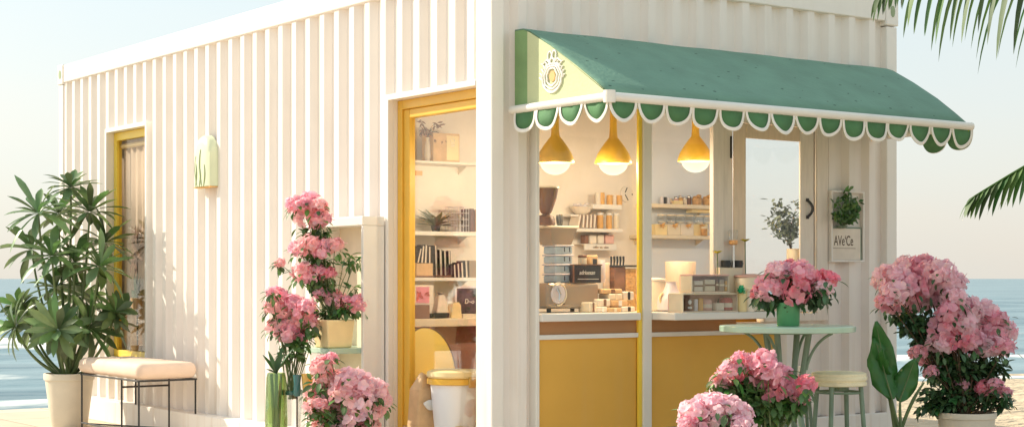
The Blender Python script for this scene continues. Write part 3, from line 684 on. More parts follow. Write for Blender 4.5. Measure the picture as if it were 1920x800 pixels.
for i, (x0_, y0_, x1_, y1_, bb, mm, lb) in enumerate(pk):
    a0, a1, z0, z1 = bx(x0_, y0_, x1_, y1_, bb)
    z0 = max(z0, CZ+.0005)
    r = thing('paper_package', ((a0+a1)/2, bb+.06, z0), lb, 'package', 'paper packages heaped on the counter')
    MB().obox(((a0+a1)/2, bb+.06, (z0+z1)/2), (a1-a0-.003, .10, z1-z0-.001)).build('wrap', mm, r, bevel=.008, seg=3)
    MB().box((a0+(a1-a0)*.42, bb+.006, z0+.002), (a0+(a1-a0)*.60, bb+.0095, z1-.002)).build('band', ['brown', 'white_mark', 'cream', 'charcoal'][i % 4], r)
# gridded utensil holder behind the heap
a0, a1, z0, z1 = bx(1152, 500, 1194, 590, .42)
ut = thing('utensil_holder', ((a0+a1)/2, .45, CZ), 'tall brown utensil box with black handles behind the package heap', 'utensil holder')
MB().box((a0, .42, CZ), (a0+(a1-a0)*.5, .50, z1)).build('box', 'brown', ut, bevel=.004)
MB().box((a0+(a1-a0)*.5+.002, .42, CZ), (a1, .50, z1-.01)).build('box', 'wicker', ut, bevel=.004)
MB().box((a0-.006, .412, z1+.0005), (a1+.004, .508, z1+.010)).build('rim', 'charcoal', ut)
for k in range(5):
    x = a0+.008+k*.022; MB().tube([(x, .46, z1+.008), (x+.003, .46, z1+.035), (x-.003, .455, z1+.058)], [.004, .006, .0065], 8).build('handle', 'charcoal', ut, smooth=True)
# wooden boards leaning
a0, a1, z0, z1 = bx(1137, 492, 1149, 590, .43)
tag(MB().obox(((a0+a1)/2, .46, (CZ+z1)/2), (a1-a0, .012, z1-CZ-.002), rx=.0).build('cutting_board', 'tan_wood', root=((a0+a1)/2, .46, CZ), bevel=.005), 'narrow wooden board standing beside the brown utensil box', 'cutting board')

# --- wall shelves on the partition (y = 1.5)
BW = 1.5
def shelf(px0, px1, py, dep, th, label, m='white_paint', group='wall shelves inside the cafe', brk=True):
    a0 = onb(px0, py, BW-dep).x; a1 = onb(px1, py, BW-dep).x; z = onb((px0+px1)/2, py, BW-dep).z
    t = thing('wall_shelf', ((a0+a1)/2, BW-dep/2, z), label, 'shelf', group)
    MB().box((a0, BW-dep, z-th), (a1, BW-.001, z)).build('board', m, t, bevel=.003)
    if brk:
        for x in (a0+.04, a1-.04): MB().prism([(x, BW-.001, z-th-.0005), (x, BW-dep*.45, z-th-.0005), (x, BW-.001, z-th-dep*.22)], (.008, 0, 0)).build('bracket', m, t)
    return z, BW-dep
# left bay shelves
z, bb = shelf(1112, 1166, 383, .16, .030, 'short white wall shelf carrying a row of white and amber cups')
for i, (px, w, m) in enumerate(((1108, 12, 'lilac_white'), (1121, 8, 'paper'), (1128, 9, 'amber_box'), (1143, 9, 'amber_box'), (1152, 6, 'paper'), (1161, 9, 'amber_box'))):
    if i == 0: continue
    cyl('cup', px, w, .075 if i < 3 else .062, z+.0005, bb+.06, m, ['', 'slim white cup at the left end of the upper cup shelf', 'amber cup second along the upper cup shelf', 'amber cup in the middle of the upper cup shelf', 'thin white cup between two amber cups on the upper shelf', 'amber cup at the right end of the upper cup shelf'][i], 'cup', 'cups on the upper wall shelf')
z, bb = shelf(1068, 1168, 428, .16, .022, 'long white wall shelf with menus and amber jars')
for i, px in enumerate((1078, 1086, 1093, 1100, 1107)):
    x = onb(px, 500, bb+.05).x
    r = thing('menu_booklet', (x, bb+.05, z), ['leftmost leaning menu booklet with dark spine', 'second leaning menu booklet from the left', 'middle menu booklet with dark spine on the long shelf', 'fourth menu booklet from the left on the long shelf', 'rightmost menu booklet, closest to the amber jars'][i], 'booklet', 'menu booklets on the long wall shelf')
    lean = -.25 if i == 0 else -.08
    MB().obox((x, bb+.05, z+.043), (.012, .09, .08), ry=-lean).build('pages', 'paper', r); MB().obox((x+.009, bb+.05, z+.043), (.005, .092, .082), ry=-lean).build('cover', 'brown', r)
for i, (px, w, m) in enumerate(((1125, 10, 'amber_box'), (1142, 9, 'amber_box'), (1155, 9, 'cream'))):
    cyl('jar', px, w, .085, z+.0005, bb+.06, m, ['wide amber jar on the long shelf beside the menus', 'tall amber jar in the middle of the long shelf', 'cream jar at the right end of the long shelf'][i], 'jar', 'jars on the long wall shelf', lid='white_paint')
# folded cloths / bowl stack on bracket at left of cup shelf
z2 = onb(1090, 402, BW-.14).z
z, bb = shelf(1070, 1110, 402, .14, .012, 'small bracket shelf carrying a white bowl', brk=False)
x = onb(1090, 395, bb+.07).x
t = thing('bowl', (x, bb+.07, z), 'wide white bowl heaped with folded napkins below the cups', 'bowl')
MB().lathe([(.03, .0), (.055, .02), (.075, .05), (.071, .05), (.05, .024), (.0, .012)], (x, bb+.07, z+.0005), 24, 1, 0).build('bowl', 'paper', t, smooth=True)
MB().obox((x-.02, bb+.07, z+.055), (.06, .05, .02), rz=.4, ry=.3).obox((x+.025, bb+.07, z+.06), (.05, .05, .018), rz=-.3, ry=-.4).build('napkin', 'lilac_white', t, bevel=.006)
# white sign board w/ lettering and things above
z, bb = shelf(1094, 1156, 457, .10, .004, 'thin shelf edge above a white lettered strip', brk=False)
a0, a1, z0, z1 = bx(1094, 457.5, 1154, 469, BW-.10)
t = thing('lettered_strip', ((a0+a1)/2, BW-.1, z0), 'white strip with tiny grey words under the pink packets', 'sign')
MB().box((a0, BW-.112, z0), (a1, BW-.1005, z1)).build('strip', 'white_paint', t, bevel=.002)
text('coffee  tea  cakes', .022, ((a0+a1)/2, BW-.1135, (z0+z1)/2), t, 'machine_metal', sx=.8)
for i, (xa, xb, m, lb) in enumerate(((1097, 1104, 'brown', 'slim brown packet on the thin shelf'), (1106, 1119, 'paper', 'cream folded packet on the thin shelf'), (1122, 1133, 'paper', 'white folded packet beside the pink one'), (1136, 1152, 'pink_box', 'pink rounded packet at the right end of the thin shelf'))):
    slab('packet', xa, 440, xb, 456.5, BW-.085, .05, m, lb, 'packet', 'packets on the thin wall shelf', bevel=.006)
# clock marks
p = onb(1176, 364, BW-.012); t = thing('wall_clock', p, 'pale frameless wall clock with dark hands high beside the yellow post', 'clock')
MB().prism([(p.x+.052*math.cos(a), BW-.012, p.z+.052*math.sin(a)) for a in [2*PI*k/28 for k in range(28)]], (0, .011, 0)).build('face', 'plaster', t, bevel=.002)
MB().obox((p.x-.010, BW-.014, p.z+.026), (.006, .002, .035), ry=.5).obox((p.x-.006, BW-.014, p.z-.02), (.005, .002, .045), ry=-.6).build('hand', 'charcoal', t)
MB().obox((p.x+.04, BW-.014, p.z), (.006, .002, .01)).build('hour_mark', 'charcoal', t)

# --- right bay shelves on the pale panel
z, bb = shelf(1222, 1347, 383, .16, .026, 'white upper shelf on the pale panel with bread baskets', m='cream')
for i, px in enumerate((1307, 1326, 1345)):
    x = onb(px, 500, bb+.07).x; t = thing('bread_basket', (x, bb+.07, z), ['left brown basket of bread rolls on the upper pale shelf', 'middle brown basket of bread rolls on the upper pale shelf', 'right brown basket of bread rolls at the shelf end'][i], 'basket', 'bread baskets on the upper pale shelf')
    MB().lathe([(.030, 0), (.036, .045), (.034, .045), (.028, .004)], (x, bb+.07, z+.0005), 16, 1, 0).build('basket', 'wicker', t, smooth=True)
    for k in range(4):
        q = V((x+.016*math.cos(k*1.6), bb+.07+.016*math.sin(k*1.6), z+.050+.010*(k == 3)))
        MB().lathe([(0, -.011), (.013, -.007), (.017, 0), (.013, .008), (0, .012)], q, 10, 0, 0, sx=1.15).build('bread_roll', 'bread', t, smooth=True)
for i, (px, m, lb) in enumerate(((1241, 'lilac_white', 'pale beaker at the left end of the upper pale shelf'), (1247, 'charcoal', 'thin dark pen-like holder on the upper pale shelf'), (1253, 'lilac_white', 'pale beaker between two dark ones on the upper shelf'), (1258, 'machine_metal', 'grey beaker at the right of the small beaker row'))):
    cyl('beaker', px, 5, .05-.004*i, z+.0005, bb+.07, m, lb, 'beaker', 'beakers on the upper pale shelf')
slab('folded_cloth', 1264, 376, 1281, 382.8, bb+.04, .07, 'butter', 'small folded pale yellow cloth on the upper pale shelf', 'cloth')
z, bb = shelf(1212, 1345, 441, .17, .022, 'lower cream shelf on the pale panel with jars and gift boxes', m='cream')
# boxes row with jars on top
gb = []
for i, (xa, xb, m, lb) in enumerate(((1229, 1251, 'butter', 'yellow gift box at the left end of the lower shelf row'), (1252, 1276, 'cream', 'cream gift box second in the lower shelf row'), (1277, 1301, 'paper', 'white gift box third in the lower shelf row'), (1302, 1327, 'butter', 'yellow gift box at the right end of the row'))):
    a0, a1, z0, z1 = bx(xa, 420, xb, 441, bb+.03)
    t = thing('gift_box', ((a0+a1)/2, bb+.08, z), lb, 'gift box', 'gift boxes on the lower pale shelf')
    MB().box((a0, bb+.03, z+.0005), (a1, bb+.13, z1)).build('box', m, t, bevel=.003); gz = z1
    mb = MB()
    for k in range(5):
        a = k*1.257+i; mb.leaf(((a0+a1)/2, bb+.03, z1-.006), (math.cos(a), -.5, math.sin(a)*.6-.3), (0, -1, .3), .030, .012)
    mb.build('bow', 'amber_box', t, smooth='open', solid=.001)
for i, px in enumerate((1241, 1258, 1275, 1293, 1311, 1326)):
    x = onb(px, 500, bb+.08).x; r = 7*wpx(bb+.08, px); h = onb(px, 401, bb+.08).z-gz-.012
    if i == 0:
        jr = thing('glass_jar', (x, bb+.08, gz), 'clear glass jar with a pale lid standing on the gift boxes', 'jar', 'clear jars on the gift boxes')
        MB().lathe([(r*.9, 0), (r, .005), (r, h*.85), (r*.8, h)], (x, bb+.08, gz+.0005), 16, 1, 0).build('glass', 'jar', jr, smooth=True)
        MB().lathe([(r*.8, .002), (r*.85, h*.25), (0, h*.28)], (x, bb+.08, gz+.002), 12, 1, 0).build('contents', 'paper', jr, smooth=True)
        MB().lathe([(r*.92, h+.001), (r*.92, h+.010)], (x, bb+.08, gz), 16).build('lid', 'cream', jr)
    else: again(jr, (x, bb+.08, gz))
for i, (xa, ya, xb, yb, m, lb) in enumerate(((1300, 387, 1340, 391, 'amber_box', 'thin orange tin hanging in the gap under the upper shelf'), (1298, 392, 1336, 399, 'butter', 'flat yellow tin resting on the jar lids'))):
    a0, a1, z0, z1 = bx(xa, ya, xb, yb, bb+.05)
    tag(MB().box((a0, bb+.05, z0), (a1, bb+.11, z1)).build('flat_tin', m, root=((a0+a1)/2, bb+.08, z0), bevel=.002), ['thin orange flat tin stacked above the clear jars', 'flat yellow tin resting on the jar lids'][i], 'tin')
cyl('jar', 1320, 9, .045, z+.0005, bb+.012, 'bread', 'small round jar of biscuits in front of the last gift box', 'jar', lid='cream')
for i, (px, m, lb) in enumerate(((1268, 'pink_box', 'pink spice tin on the upper pale shelf, left of the bread baskets'), (1276, 'amber_box', 'amber spice tin on the upper pale shelf'), (1284, 'paper', 'white spice tin on the upper pale shelf'), (1292, 'brown', 'brown spice tin touching the first bread basket'))):
    zs_ = onb(1285, 383, BW-.16).z; cyl('spice_tin', px, 6.5, .04+.008*(i % 2), zs_+.0005, BW-.05, m, lb, 'tin', 'spice tins on the upper pale shelf', lid='steel')
# --- counter goods, right bay
def on_counter(px, w, top_py, b, m, label, cat, name, prof=None, lid=None, group=None):
    x = onb(px, 500, b).x; h = onb(px, top_py, b).z-CZ; r = w*wpx(b, px)/2
    t = thing(name, (x, b, CZ), label, cat, group)
    prof = prof or [(.85, 0), (1, .03), (1, .9), (.92, 1)]
    MB().lathe([(r*u, h*v) for u, v in prof], (x, b, CZ+.0005), 24).build('body', m, t, smooth=True)
    if lid: MB().lathe([(r*.97, h+.001), (r*1.03, h+.004), (r*1.03, h+.012), (r*.3, h+.02)], (x, b, CZ+.0005), 24).build('lid', lid, t, smooth=True)
    return t
on_counter(1229, 30, 527, .32, 'cream', 'squat cream canister with a wide lid beside the white mullion', 'canister', 'canister', lid='paper')
t = on_counter(1258, 40, 552, .22, 'lilac_white', 'rounded pale lilac jug with a narrow neck on the counter', 'jug', 'jug', prof=[(.8, 0), (.98, .1), (1, .5), (.9, .85), (.62, 1.1), (.45, 1.4), (.34, 1.7), (.40, 1.78)])
x = onb(1246, 560, .22).x; MB().tube(bezier((x-.012, .22, CZ+.03), (x-.055, .22, CZ+.075), (x-.012, .22, CZ+.10), 10), .006, 8).build('handle', 'butter', t, smooth=True)
t = on_counter(1276, 44, 490, .42, 'tan_wood', 'tall pale wooden tumbler with ribbed sides behind the lilac jug', 'tumbler', 'wooden_tumbler', prof=[(.62, 0), (.7, .1), (.95, .55), (1, .98), (.96, 1), (.9, .98), (.6, .2)])
# display cases
def case(px0, px1, py0, py1, b, dep, label, zfloor):
    a0, a1, z0, z1 = bx(px0, py0, px1, py1, b); z0 = zfloor
    t = thing('display_case', ((a0+a1)/2, b+dep/2, z0), label, 'display case', 'display cases on the service counter')
    MB().box((a0, b, z0), (a1, b+dep, z0+.008)).build('base', 'tan_wood', t); MB().box((a0, b, z1-.008), (a1, b+dep, z1)).build('top', 'pink_box' if py0 < 530 else 'cream', t, bevel=.003)
    MB().box((a0, b+dep-.006, z0+.0085), (a1, b+dep, z1-.0085)).build('back', 'pink_box', t)
    MB().box((a0, b+.004, z0+.0085), (a0+.006, b+dep-.0065, z1-.0085)).build('side', 'cream', t)
    MB().box((a1-.006, b+.004, z0+.0085), (a1, b+dep-.0065, z1-.0085)).build('side', 'cream', t)
    MB().box((a0+.0065, b+.001, z0+.0085), (a1-.0065, b+.003, z1-.0085)).build('pane', 'jar', t)
    return z0+.0085, z1
zc, zt1 = case(1281, 1384, 549, 586, -.17, .12, 'lower glass fronted display case filled with jars and tins', CZ+.0005)
items = [(1285, 1301, .9, 'brown', 'dark brown tin with a pale round mark at the left of the lower case'), (1303, 1309, .85, 'lilac_white', 'slim grey tin next to the brown one in the lower case'), (1311, 1319, .9, 'amber_box', 'narrow orange carton in the lower case'), (1322, 1341, .8, 'pink_box', 'flowered pink jar in the lower case'), (1343, 1358, .55, 'paper', 'low white tub between two jars in the lower case'), (1361, 1380, .9, 'red_box', 'red patterned jar at the right of the lower case')]
for i, (xa, xb, hh, m, lb) in enumerate(items):
    bq = -.145; a0 = onb(xa, 500, bq).x; a1 = onb(xb, 500, bq).x; h = (zt1-.02-zc)*hh; x = (a0+a1)/2; r = (a1-a0)/2
    t = thing('tin', (x, bq+.04, zc), lb, 'tin', 'goods inside the lower display case')
    if i in (3, 5): MB().lathe([(r*.9, 0), (r, .004), (r, h*.85), (r*.85, h)], (x, bq+.04, zc+.0005), 18).build('body', m, t, smooth=True)
    else: MB().box((a0, bq, zc+.0005), (a1, bq+.06, zc+h)).build('body', m, t, bevel=.003)
    if i == 0: MB().prism([(x+.012*math.cos(a), bq-.003, zc+h*.7+.012*math.sin(a)) for a in [2*PI*k/16 for k in range(16)]], (0, .0025, 0)).box((x-.014, bq-.003, zc+.012), (x+.014, bq-.0005, zc+h*.35)).build('label', 'white_mark', t)
    elif i in (3, 5): MB().lathe([(r*1.01, h*.25), (r*1.01, h*.6)], (x, bq+.04, zc), 18, 0, 0).build('label', 'paper', t)
zc, zt2 = case(1298, 1368, 514, 548, -.16, .10, 'upper glass fronted display case stacked on the lower one', zt1+.0005)
items = [(1302, 1318, .8, 'paper', 'white carton stack at the left of the upper case'), (1322, 1341, .9, 'cream', 'cream banded tin in the middle of the upper case'), (1343, 1347, .95, 'brown', 'thin dark carton in the upper case'), (1349, 1358, .9, 'machine_metal', 'grey carton in the upper case'), (1360, 1366, .8, 'amber_box', 'orange carton at the right of the upper case')]
for i, (xa, xb, hh, m, lb) in enumerate(items):
    bq = -.145; a0 = onb(xa, 500, bq).x; a1 = onb(xb, 500, bq).x; h = (zt2-.02-zc)*hh
    t = thing('carton', ((a0+a1)/2, bq+.03, zc), lb, 'carton', 'goods inside the upper display case')
    MB().box((a0, bq, zc+.0005), (a1, bq+.05, zc+h)).build('body', m, t, bevel=.002)
    MB().box((a0-.0005, bq-.002, zc+h*.45), (a1+.0005, bq-.0003, zc+h*.6)).build('band', 'brown' if i < 2 else 'cream', t)
# coffee dripper on a small plinth beyond
bq = -.045
a0, a1, z0, z1 = bx(1350, 501, 1392, 588, bq)
t = thing('plinth', ((a0+a1)/2, bq+.04, CZ), 'pale pink plinth holding black cups behind the display cases', 'plinth'); MB().box((a0, bq, CZ+.0015), (a1, bq+.03, z1)).build('block', 'cream', t, bevel=.003); pz = z1
for i, px in enumerate((1361, 1384)):
    x = onb(px, 500, bq+.015).x; r = 6.5*wpx(bq, px); bq_c = bq+.015-.04
    t = thing('black_cup', (x, bq_c+.04, pz), ['left black cup beside the glass brewer', 'right black cup beside the glass brewer'][i], 'cup', 'black cups on the pink plinth')
    MB().lathe([(r*.85, 0), (r, .004), (r, .038), (r*.9, .038), (r*.8, .006)], (x, bq_c+.04, pz+.0005), 18).build('cup', 'charcoal', t, smooth=True)
    MB().tube([(x+r, bq_c+.04, pz+.03), (x+r+.012, bq_c+.04, pz+.022), (x+r, bq_c+.04, pz+.012)], .003, 6).build('handle', 'charcoal', t, smooth=True)
x = onb(1375, 500, -.03).x; zz = lambda py: onb(1375, py, -.03).z
t = thing('glass_brewer', (x, -.03, pz), 'tall slim glass brewer with an orange band above the black cups', 'brewer')
MB().tube([(x, -.03, pz+.0005), (x, -.03, zz(458))], [.010, .008], 10).build('stem', 'steel', t, smooth=True)
MB().lathe([(.014, zz(459)), (.024, zz(457)), (.024, zz(450))], (x, -.03, 0), 18).build('band', 'orange_paint', t, smooth=True)
MB().lathe([(.022, zz(449.5)), (.026, zz(432)), (.024, zz(431))], (x, -.03, 0), 18).build('cup', 'jar', t, smooth=True)
for i, (px, py, bb_, pz0) in enumerate(((1345, 474, -.045, CZ), (1397, 452, -.045, CZ))):
    x = onb(px, py, bb_).x; z = onb(px, py, bb_).z
    t = thing('yellow_flower', (x, bb_, pz0), ['single yellow flower on a thin stem by the pink plinth', 'taller yellow flower on a stem against the tan sash'][i], 'flower', 'single yellow stems on the counter')
    MB().lathe([(.02, .0), (.024, .02), (.012, .07), (.010, .075)], (x, bb_, pz0+.0005), 14).build('bud_vase', 'charcoal' if i == 0 else 'paper', t, smooth=True)
    MB().tube([(x, bb_, pz0+.07), (x+.004, bb_, (pz0+z)/2), (x, bb_, z)], .003, 6).build('stem', 'stem_green', t)
    mb = MB()
    for k in range(12): a = k*2.4; mb.leaf((x, bb_, z-.004), (math.cos(a), math.sin(a), .4+.1*(k % 3)), (0, 0, 1), .034, .018)
    mb.build('petals', 'leaf_yellow', t, smooth='open')
t = on_counter(1407, 44, 520, -.09, 'cream', 'pink and cream striped canister behind the pink flowers', 'canister', 'striped_canister', lid='pink_box')
on_counter(1391, 13, 545, -.165, 'butter', 'slim yellow bottle with a green sprig at the case end', 'bottle', 'bottle', lid='cream')
on_counter(1406, 13, 545, -.175, 'paper', 'slim white bottle next to the yellow one', 'bottle', 'bottle', lid='cream')
x = onb(1386, 541, -.185); t = thing('green_sprig', (x.x, -.185, x.z-.03), 'bright green sprig in front of the slim yellow bottle', 'sprig'); mb = MB()
for k in range(26): mb.leaf((x.x+rnd(-.02, .02), -.188+rnd(-.01, .01), x.z-.01+rnd(-.012, .016)), (rnd(-1, 1), rnd(-1, .2), rnd(-.2, 1)), (0, -1, 1), .022, .012)
defm('emerald', (.03, .42, .18), rough=.4, island=.3); mb.build('leaves', 'emerald', t, smooth='open')
# vase plant seen through the casement
def twig_plant(name, loc, base_h, pot_r, label, cat, leafm, potm, n=60, spread=(.14, .10, .22), lsize=.035, lean=(0, 0), stemr=.003, lw=.45, rseed=1):
    rs = random.Random(rseed); l = V(loc); t = thing(name, loc, label, cat)
    MB().lathe([(pot_r*.75, 0), (pot_r*.9, .01), (pot_r, base_h*.9), (pot_r*.98, base_h), (pot_r*.88, base_h), (pot_r*.86, base_h*.85), (0, base_h*.84)], l, 22, 1, 0).build('pot', potm, t, smooth=True)
    st = MB(); lf = MB(); top = l+V((lean[0], lean[1], base_h+spread[2]))
    for k in range(6):
        q = top+V((rs.uniform(-1, 1)*spread[0], rs.uniform(-1, 1)*spread[1], rs.uniform(-.5, .5)*spread[2]))
        pts = bezier(l+V((0, 0, base_h*.8)), l+V((lean[0]*.5, lean[1]*.5, base_h+spread[2]*.6)), q, 8); st.tube(pts, [stemr*(1-.08*i) for i in range(9)], 6)
        for j in range(n//6):
            p = pts[rs.randint(4, 8)]+V((rs.uniform(-1, 1), rs.uniform(-1, 1), rs.uniform(-1, 1)))*spread[0]*.3
            lf.leaf(p, (rs.uniform(-1, 1), rs.uniform(-1, 1), rs.uniform(-.5, .9)), (0, -.4, 1), lsize*rs.uniform(.6, 1.2), lsize*lw)
    st.build('stem', 'stem_brown', t, smooth=True); lf.build('foliage', leafm, t, smooth='open')
    return t
q = onb(1488, 522, .36); twig_plant('vase_plant', (q.x, .36, CZ), onb(1488, 466, .36).z-CZ, .042, 'silvery leafy branch in a cream pot behind the casement glass', 'plant', 'leaf_silver', 'cream', n=300, spread=(.15, .06, .17), lsize=.042, lean=(-.10, 0), rseed=5, lw=.5)

# ================================================================== SIDE DOOR INTERIOR
z, bb = shelf(776, 905, 303, .20, .014, 'thin top shelf inside the side door with a kraft box', m='plaster', group='shelves seen through the side door')
a0, a1, z0, z1 = bx(812, 250, 862, 303, bb+.04)
t = thing('kraft_box', ((a0+a1)/2, bb+.1, z), 'tan kraft box with a pale square emblem on the top shelf', 'box'); MB().box((a0, bb+.04, z+.0005), (a1, bb+.16, z1)).build('carton', 'kraft', t, bevel=.003)
xm = a0+(a1-a0)*.72; MB().box((a0+(a1-a0)*.5, bb+.0385, z+.012), (a1-.008, bb+.0397, z1-.012)).build('label', 'butter', t)
mb = MB(); zc_ = z+(z1-z)*.70
mb.tube([(xm-.012, bb+.037, zc_+.02), (xm-.012, bb+.037, zc_-.002), (xm+.012, bb+.037, zc_-.002)], .002, 6); mb.tube([(xm, bb+.037, zc_+.022), (xm+.012, bb+.037, zc_+.018), (xm+.012, bb+.037, zc_+.004)], .002, 6); mb.tube([(xm-.012, bb+.037, zc_-.012), (xm+.014, bb+.037, zc_-.012), (xm+.010, bb+.037, zc_-.022), (xm-.012, bb+.037, zc_-.024)], .002, 6)
mb.build('emblem', 'white_mark', t)
x = onb(802, 300, bb+.08).x; t = thing('dried_flower_vase', (x, bb+.08, z), 'white vase with drooping dried flowers beside the kraft box', 'vase')
MB().lathe([(.012, 0), (.02, .03), (.016, .09), (.009, .13), (.012, .14)], (x, bb+.08, z+.0005), 16).build('vase', 'paper', t, smooth=True)
mb = MB(); ml = MB()
for k in range(8):
    a = rnd(-.07, .09); p = bezier((x, bb+.08, z+.13), (x+a*.3, bb+.08, z+.21), (x+a, bb+.06, z+.17+rnd(-.03, .06)), 6); mb.tube(p, .002, 5)
    for j in range(5): ml.leaf(p[-1]+V((rnd(-.01, .01), rnd(-.01, .01), rnd(-.01, .02))), (rnd(-1, 1), -.3, rnd(-1, .4)), (0, -1, .2), rnd(.03, .055), .010)
mb.build('stem', 'stem_brown', t); ml.build('petals', 'brown', t, smooth='open')
slab('orange_note', 779, 320, 792, 329, BW-.006, .005, 'orange_paint', 'small orange note stuck on the wall inside the side door', 'note', bevel=0)
z, bb = shelf(776, 905, 434, .20, .024, 'second shelf inside the side door with a spiky plant', group='shelves seen through the side door')
q = onb(817, 430, bb+.1); t = thing('agave_plant', (q.x, bb+.1, z), 'small spiky green succulent in a dark cup on the second shelf', 'plant')
MB().lathe([(.022, 0), (.030, .035), (.027, .035), (.024, .028), (0, .027)], (q.x, bb+.1, z+.0005), 18, 1, 0).build('pot', 'charcoal', t, smooth=True)
mb = MB()
for k in range(20):
    a = k*2.4; e = .25+.06*k; mb.leaf((q.x, bb+.1, z+.03), (math.cos(a), math.sin(a)*.8, e), (0, 0, 1), rnd(.12, .165), .045, rows=6, fold=.35, curl=.25, shape=lambda t: (.55+.9*t-.2 if t < .45 else (1-t)*1.5)*1.0)
mb.build('foliage', 'leaf_sage', t, smooth='open')
for i, (xa, xb) in enumerate(((846, 862), (864, 879))):
    a0, a1, z0, z1 = bx(xa, 388, xb, 434, bb+.06)
    t = thing('wire_rack', ((a0+a1)/2, bb+.1, z), ['left white wire rack on the second shelf', 'right white wire rack on the second shelf'][i], 'rack', 'wire racks on the second shelf'); mb = MB()
    for k in range(4):
        xx = a0+(a1-a0)*k/3
        for yy in (bb+.06, bb+.12): mb.tube([(xx, yy, z+.001), (xx, yy, z1)], .0016, 5)
    for k in range(5):
        zz_ = z+.003+(z1-z-.003)*k/4
        for yy in (bb+.06, bb+.12): mb.tube([(a0, yy, zz_), (a1, yy, zz_)], .0016, 5)
        mb.box((a0, bb+.062, zz_), (a1, bb+.118, zz_+.001))
    mb.build('wire_frame', 'lilac_white', t)
slab('dark_book', 882, 391, 889, 433.6, bb+.05, .10, 'book_plum', 'dark plum book standing on the second shelf by the corner post', 'book')
slab('brown_book', 890, 393, 896, 433.6, bb+.05, .10, 'brown', 'brown book behind the corner post edge', 'book')
z, bb = shelf(776, 905, 520, .20, .020, 'third shelf inside the side door with striped books', group='shelves seen through the side door')
def book(px, w, py0, zb, bq, m, label, lean=0, group=None, m2='paper'):
    x = onb(px, 500, bq).x; wd = w*wpx(bq, px); h = onb(px, py0, bq).z-zb
    t = thing('book', (x, bq+.04, zb), label, 'book', group)
    MB().obox((x, bq+.045, zb+h/2+.0005+abs(lean)*wd*.5), (wd*.55, .086, h-.002), ry=lean).build('pages', m2, t)
    MB().obox((x-wd*.34, bq+.045, zb+h/2+.0005+abs(lean)*wd*.5), (wd*.16, .09, h), ry=lean).obox((x+wd*.34, bq+.045, zb+h/2+.0005+abs(lean)*wd*.5), (wd*.16, .09, h), ry=lean).build('cover', m, t)
    return t
a0, a1, z0, z1 = bx(781, 493, 812, 518, bb+.03)
t = thing('tan_box', ((a0+a1)/2, bb+.08, z), 'low tan box under the tilted black and white books', 'box'); MB().box((a0, bb+.03, z+.0005), (a1, bb+.13, z1)).build('carton', 'kraft', t, bevel=.003); MB().box((a0-.001, bb+.027, z+.002), (a1+.001, bb+.0297, z+.012)).build('edge', 'brown', t)
tbz = z1
for i, (px, w, py) in enumerate(((787, 5, 466), (793, 6, 461), (799, 6, 459), (806, 5, 462))):
    book(px, w, py, tbz, bb+.03, 'book_dark', ['thin leaning black book at the left of the tan box', 'second black and white book on the tan box', 'third black and white book on the tan box', 'fourth black and white book on the tan box'][i], lean=[.25, .12, .05, 0][i], group='books on the tan box')
for i, (px, w, py) in enumerate(((818, 6, 460), (827, 7, 468), (835, 6, 470), (843, 5, 470))):
    book(px, w, py, z, bb+.08, 'book_dark', ['tall black book behind the clear box', 'second tall black book behind the clear box', 'third black book behind the clear box', 'fourth black book, right behind the clear box'][i], lean=-.03, group='books behind the clear box')
for i, (px, w, py) in enumerate(((853, 5, 496), (860, 5, 494), (867, 6, 492), (875, 6, 489))):
    book(px, w, py, z, bb+.03, 'book_dark', ['shortest black and white book on the third shelf', 'second short black and white book on the third shelf', 'third short black and white book on the third shelf', 'fourth short book leaning on the tan folder'][i], lean=-.06, group='short books on the third shelf')
slab('tan_folder', 880, 488, 896, 519.6, bb+.03, .10, 'machine_metal', 'wide tan folder at the right end of the third shelf', 'folder')
a0, a1, z0, z1 = bx(816, 494, 848, 519.6, bb+.02); t = thing('clear_box', ((a0+a1)/2, bb+.04, z), 'clear glass box with dark beans in front of the black books', 'box')
MB().box((a0, bb+.02, z+.0005), (a1, bb+.07, z1)).build('glass', 'jar', t); MB().box((a0+.004, bb+.024, z+.003), (a1-.004, bb+.066, z+.014)).build('contents', 'brown', t)
# desk
a0 = onb(774, 600, 1.15).x; a1 = onb(930, 600, 1.15).x; dz = onb(830, 597, 1.15).z
dk = thing('desk', (.6, 1.3, .25), 'pale wooden desk with a maroon front inside the side door', 'desk')
MB().box((.09, 1.15, dz-.045), (1.30, 1.499, dz)).build('desktop', 'cream', dk, bevel=.004); MB().box((.12, 1.25, .251), (1.28, 1.27, dz-.046)).build('front_panel', 'maroon_wall', dk)
MB().box((1.26, 1.19, .251), (1.30, 1.24, dz-.046)).build('leg', 'tan_wood', dk); MB().box((.10, 1.19, .251), (.13, 1.24, dz-.046)).build('leg', 'tan_wood', dk)
dq = 1.22
a0, a1, z0, z1 = bx(778, 534, 813, 572, dq); t = thing('picture_frame', ((a0+a1)/2, dq+.02, dz), 'framed pink blossom picture standing on the desk', 'picture')
slb = slab('storage_box', 778, 571, 806, 597, dq-.02, .12, 'brown', 'dark brown storage box under the pink blossom picture', 'box')
bz = onb(790, 571, dq-.02).z
MB().box((a0, dq, bz+.0005), (a1, dq+.012, z1)).build('frame', 'paper', t, bevel=.002); MB().box((a0+.008, dq-.002, bz+.01), (a1-.03, dq-.0005, z1-.01)).build('picture', 'petal_mid', t)
mb = MB()
for k in range(7): mb.leaf((a0+.02+rnd(0, .05), dq-.004, bz+.03+rnd(0, .05)), (rnd(-1, 1), 0, rnd(-1, 1)), (0, -1, 0), .035, .016)
mb.build('painted_flower', 'red_box', t, smooth='open')
a0, a1, z0, z1 = bx(820, 546, 842, 596, dq); xc = (a0+a1)/2; t = thing('kitchen_scale', (xc, dq+.04, dz), 'small white balance with a tapered body on the desk', 'scale')
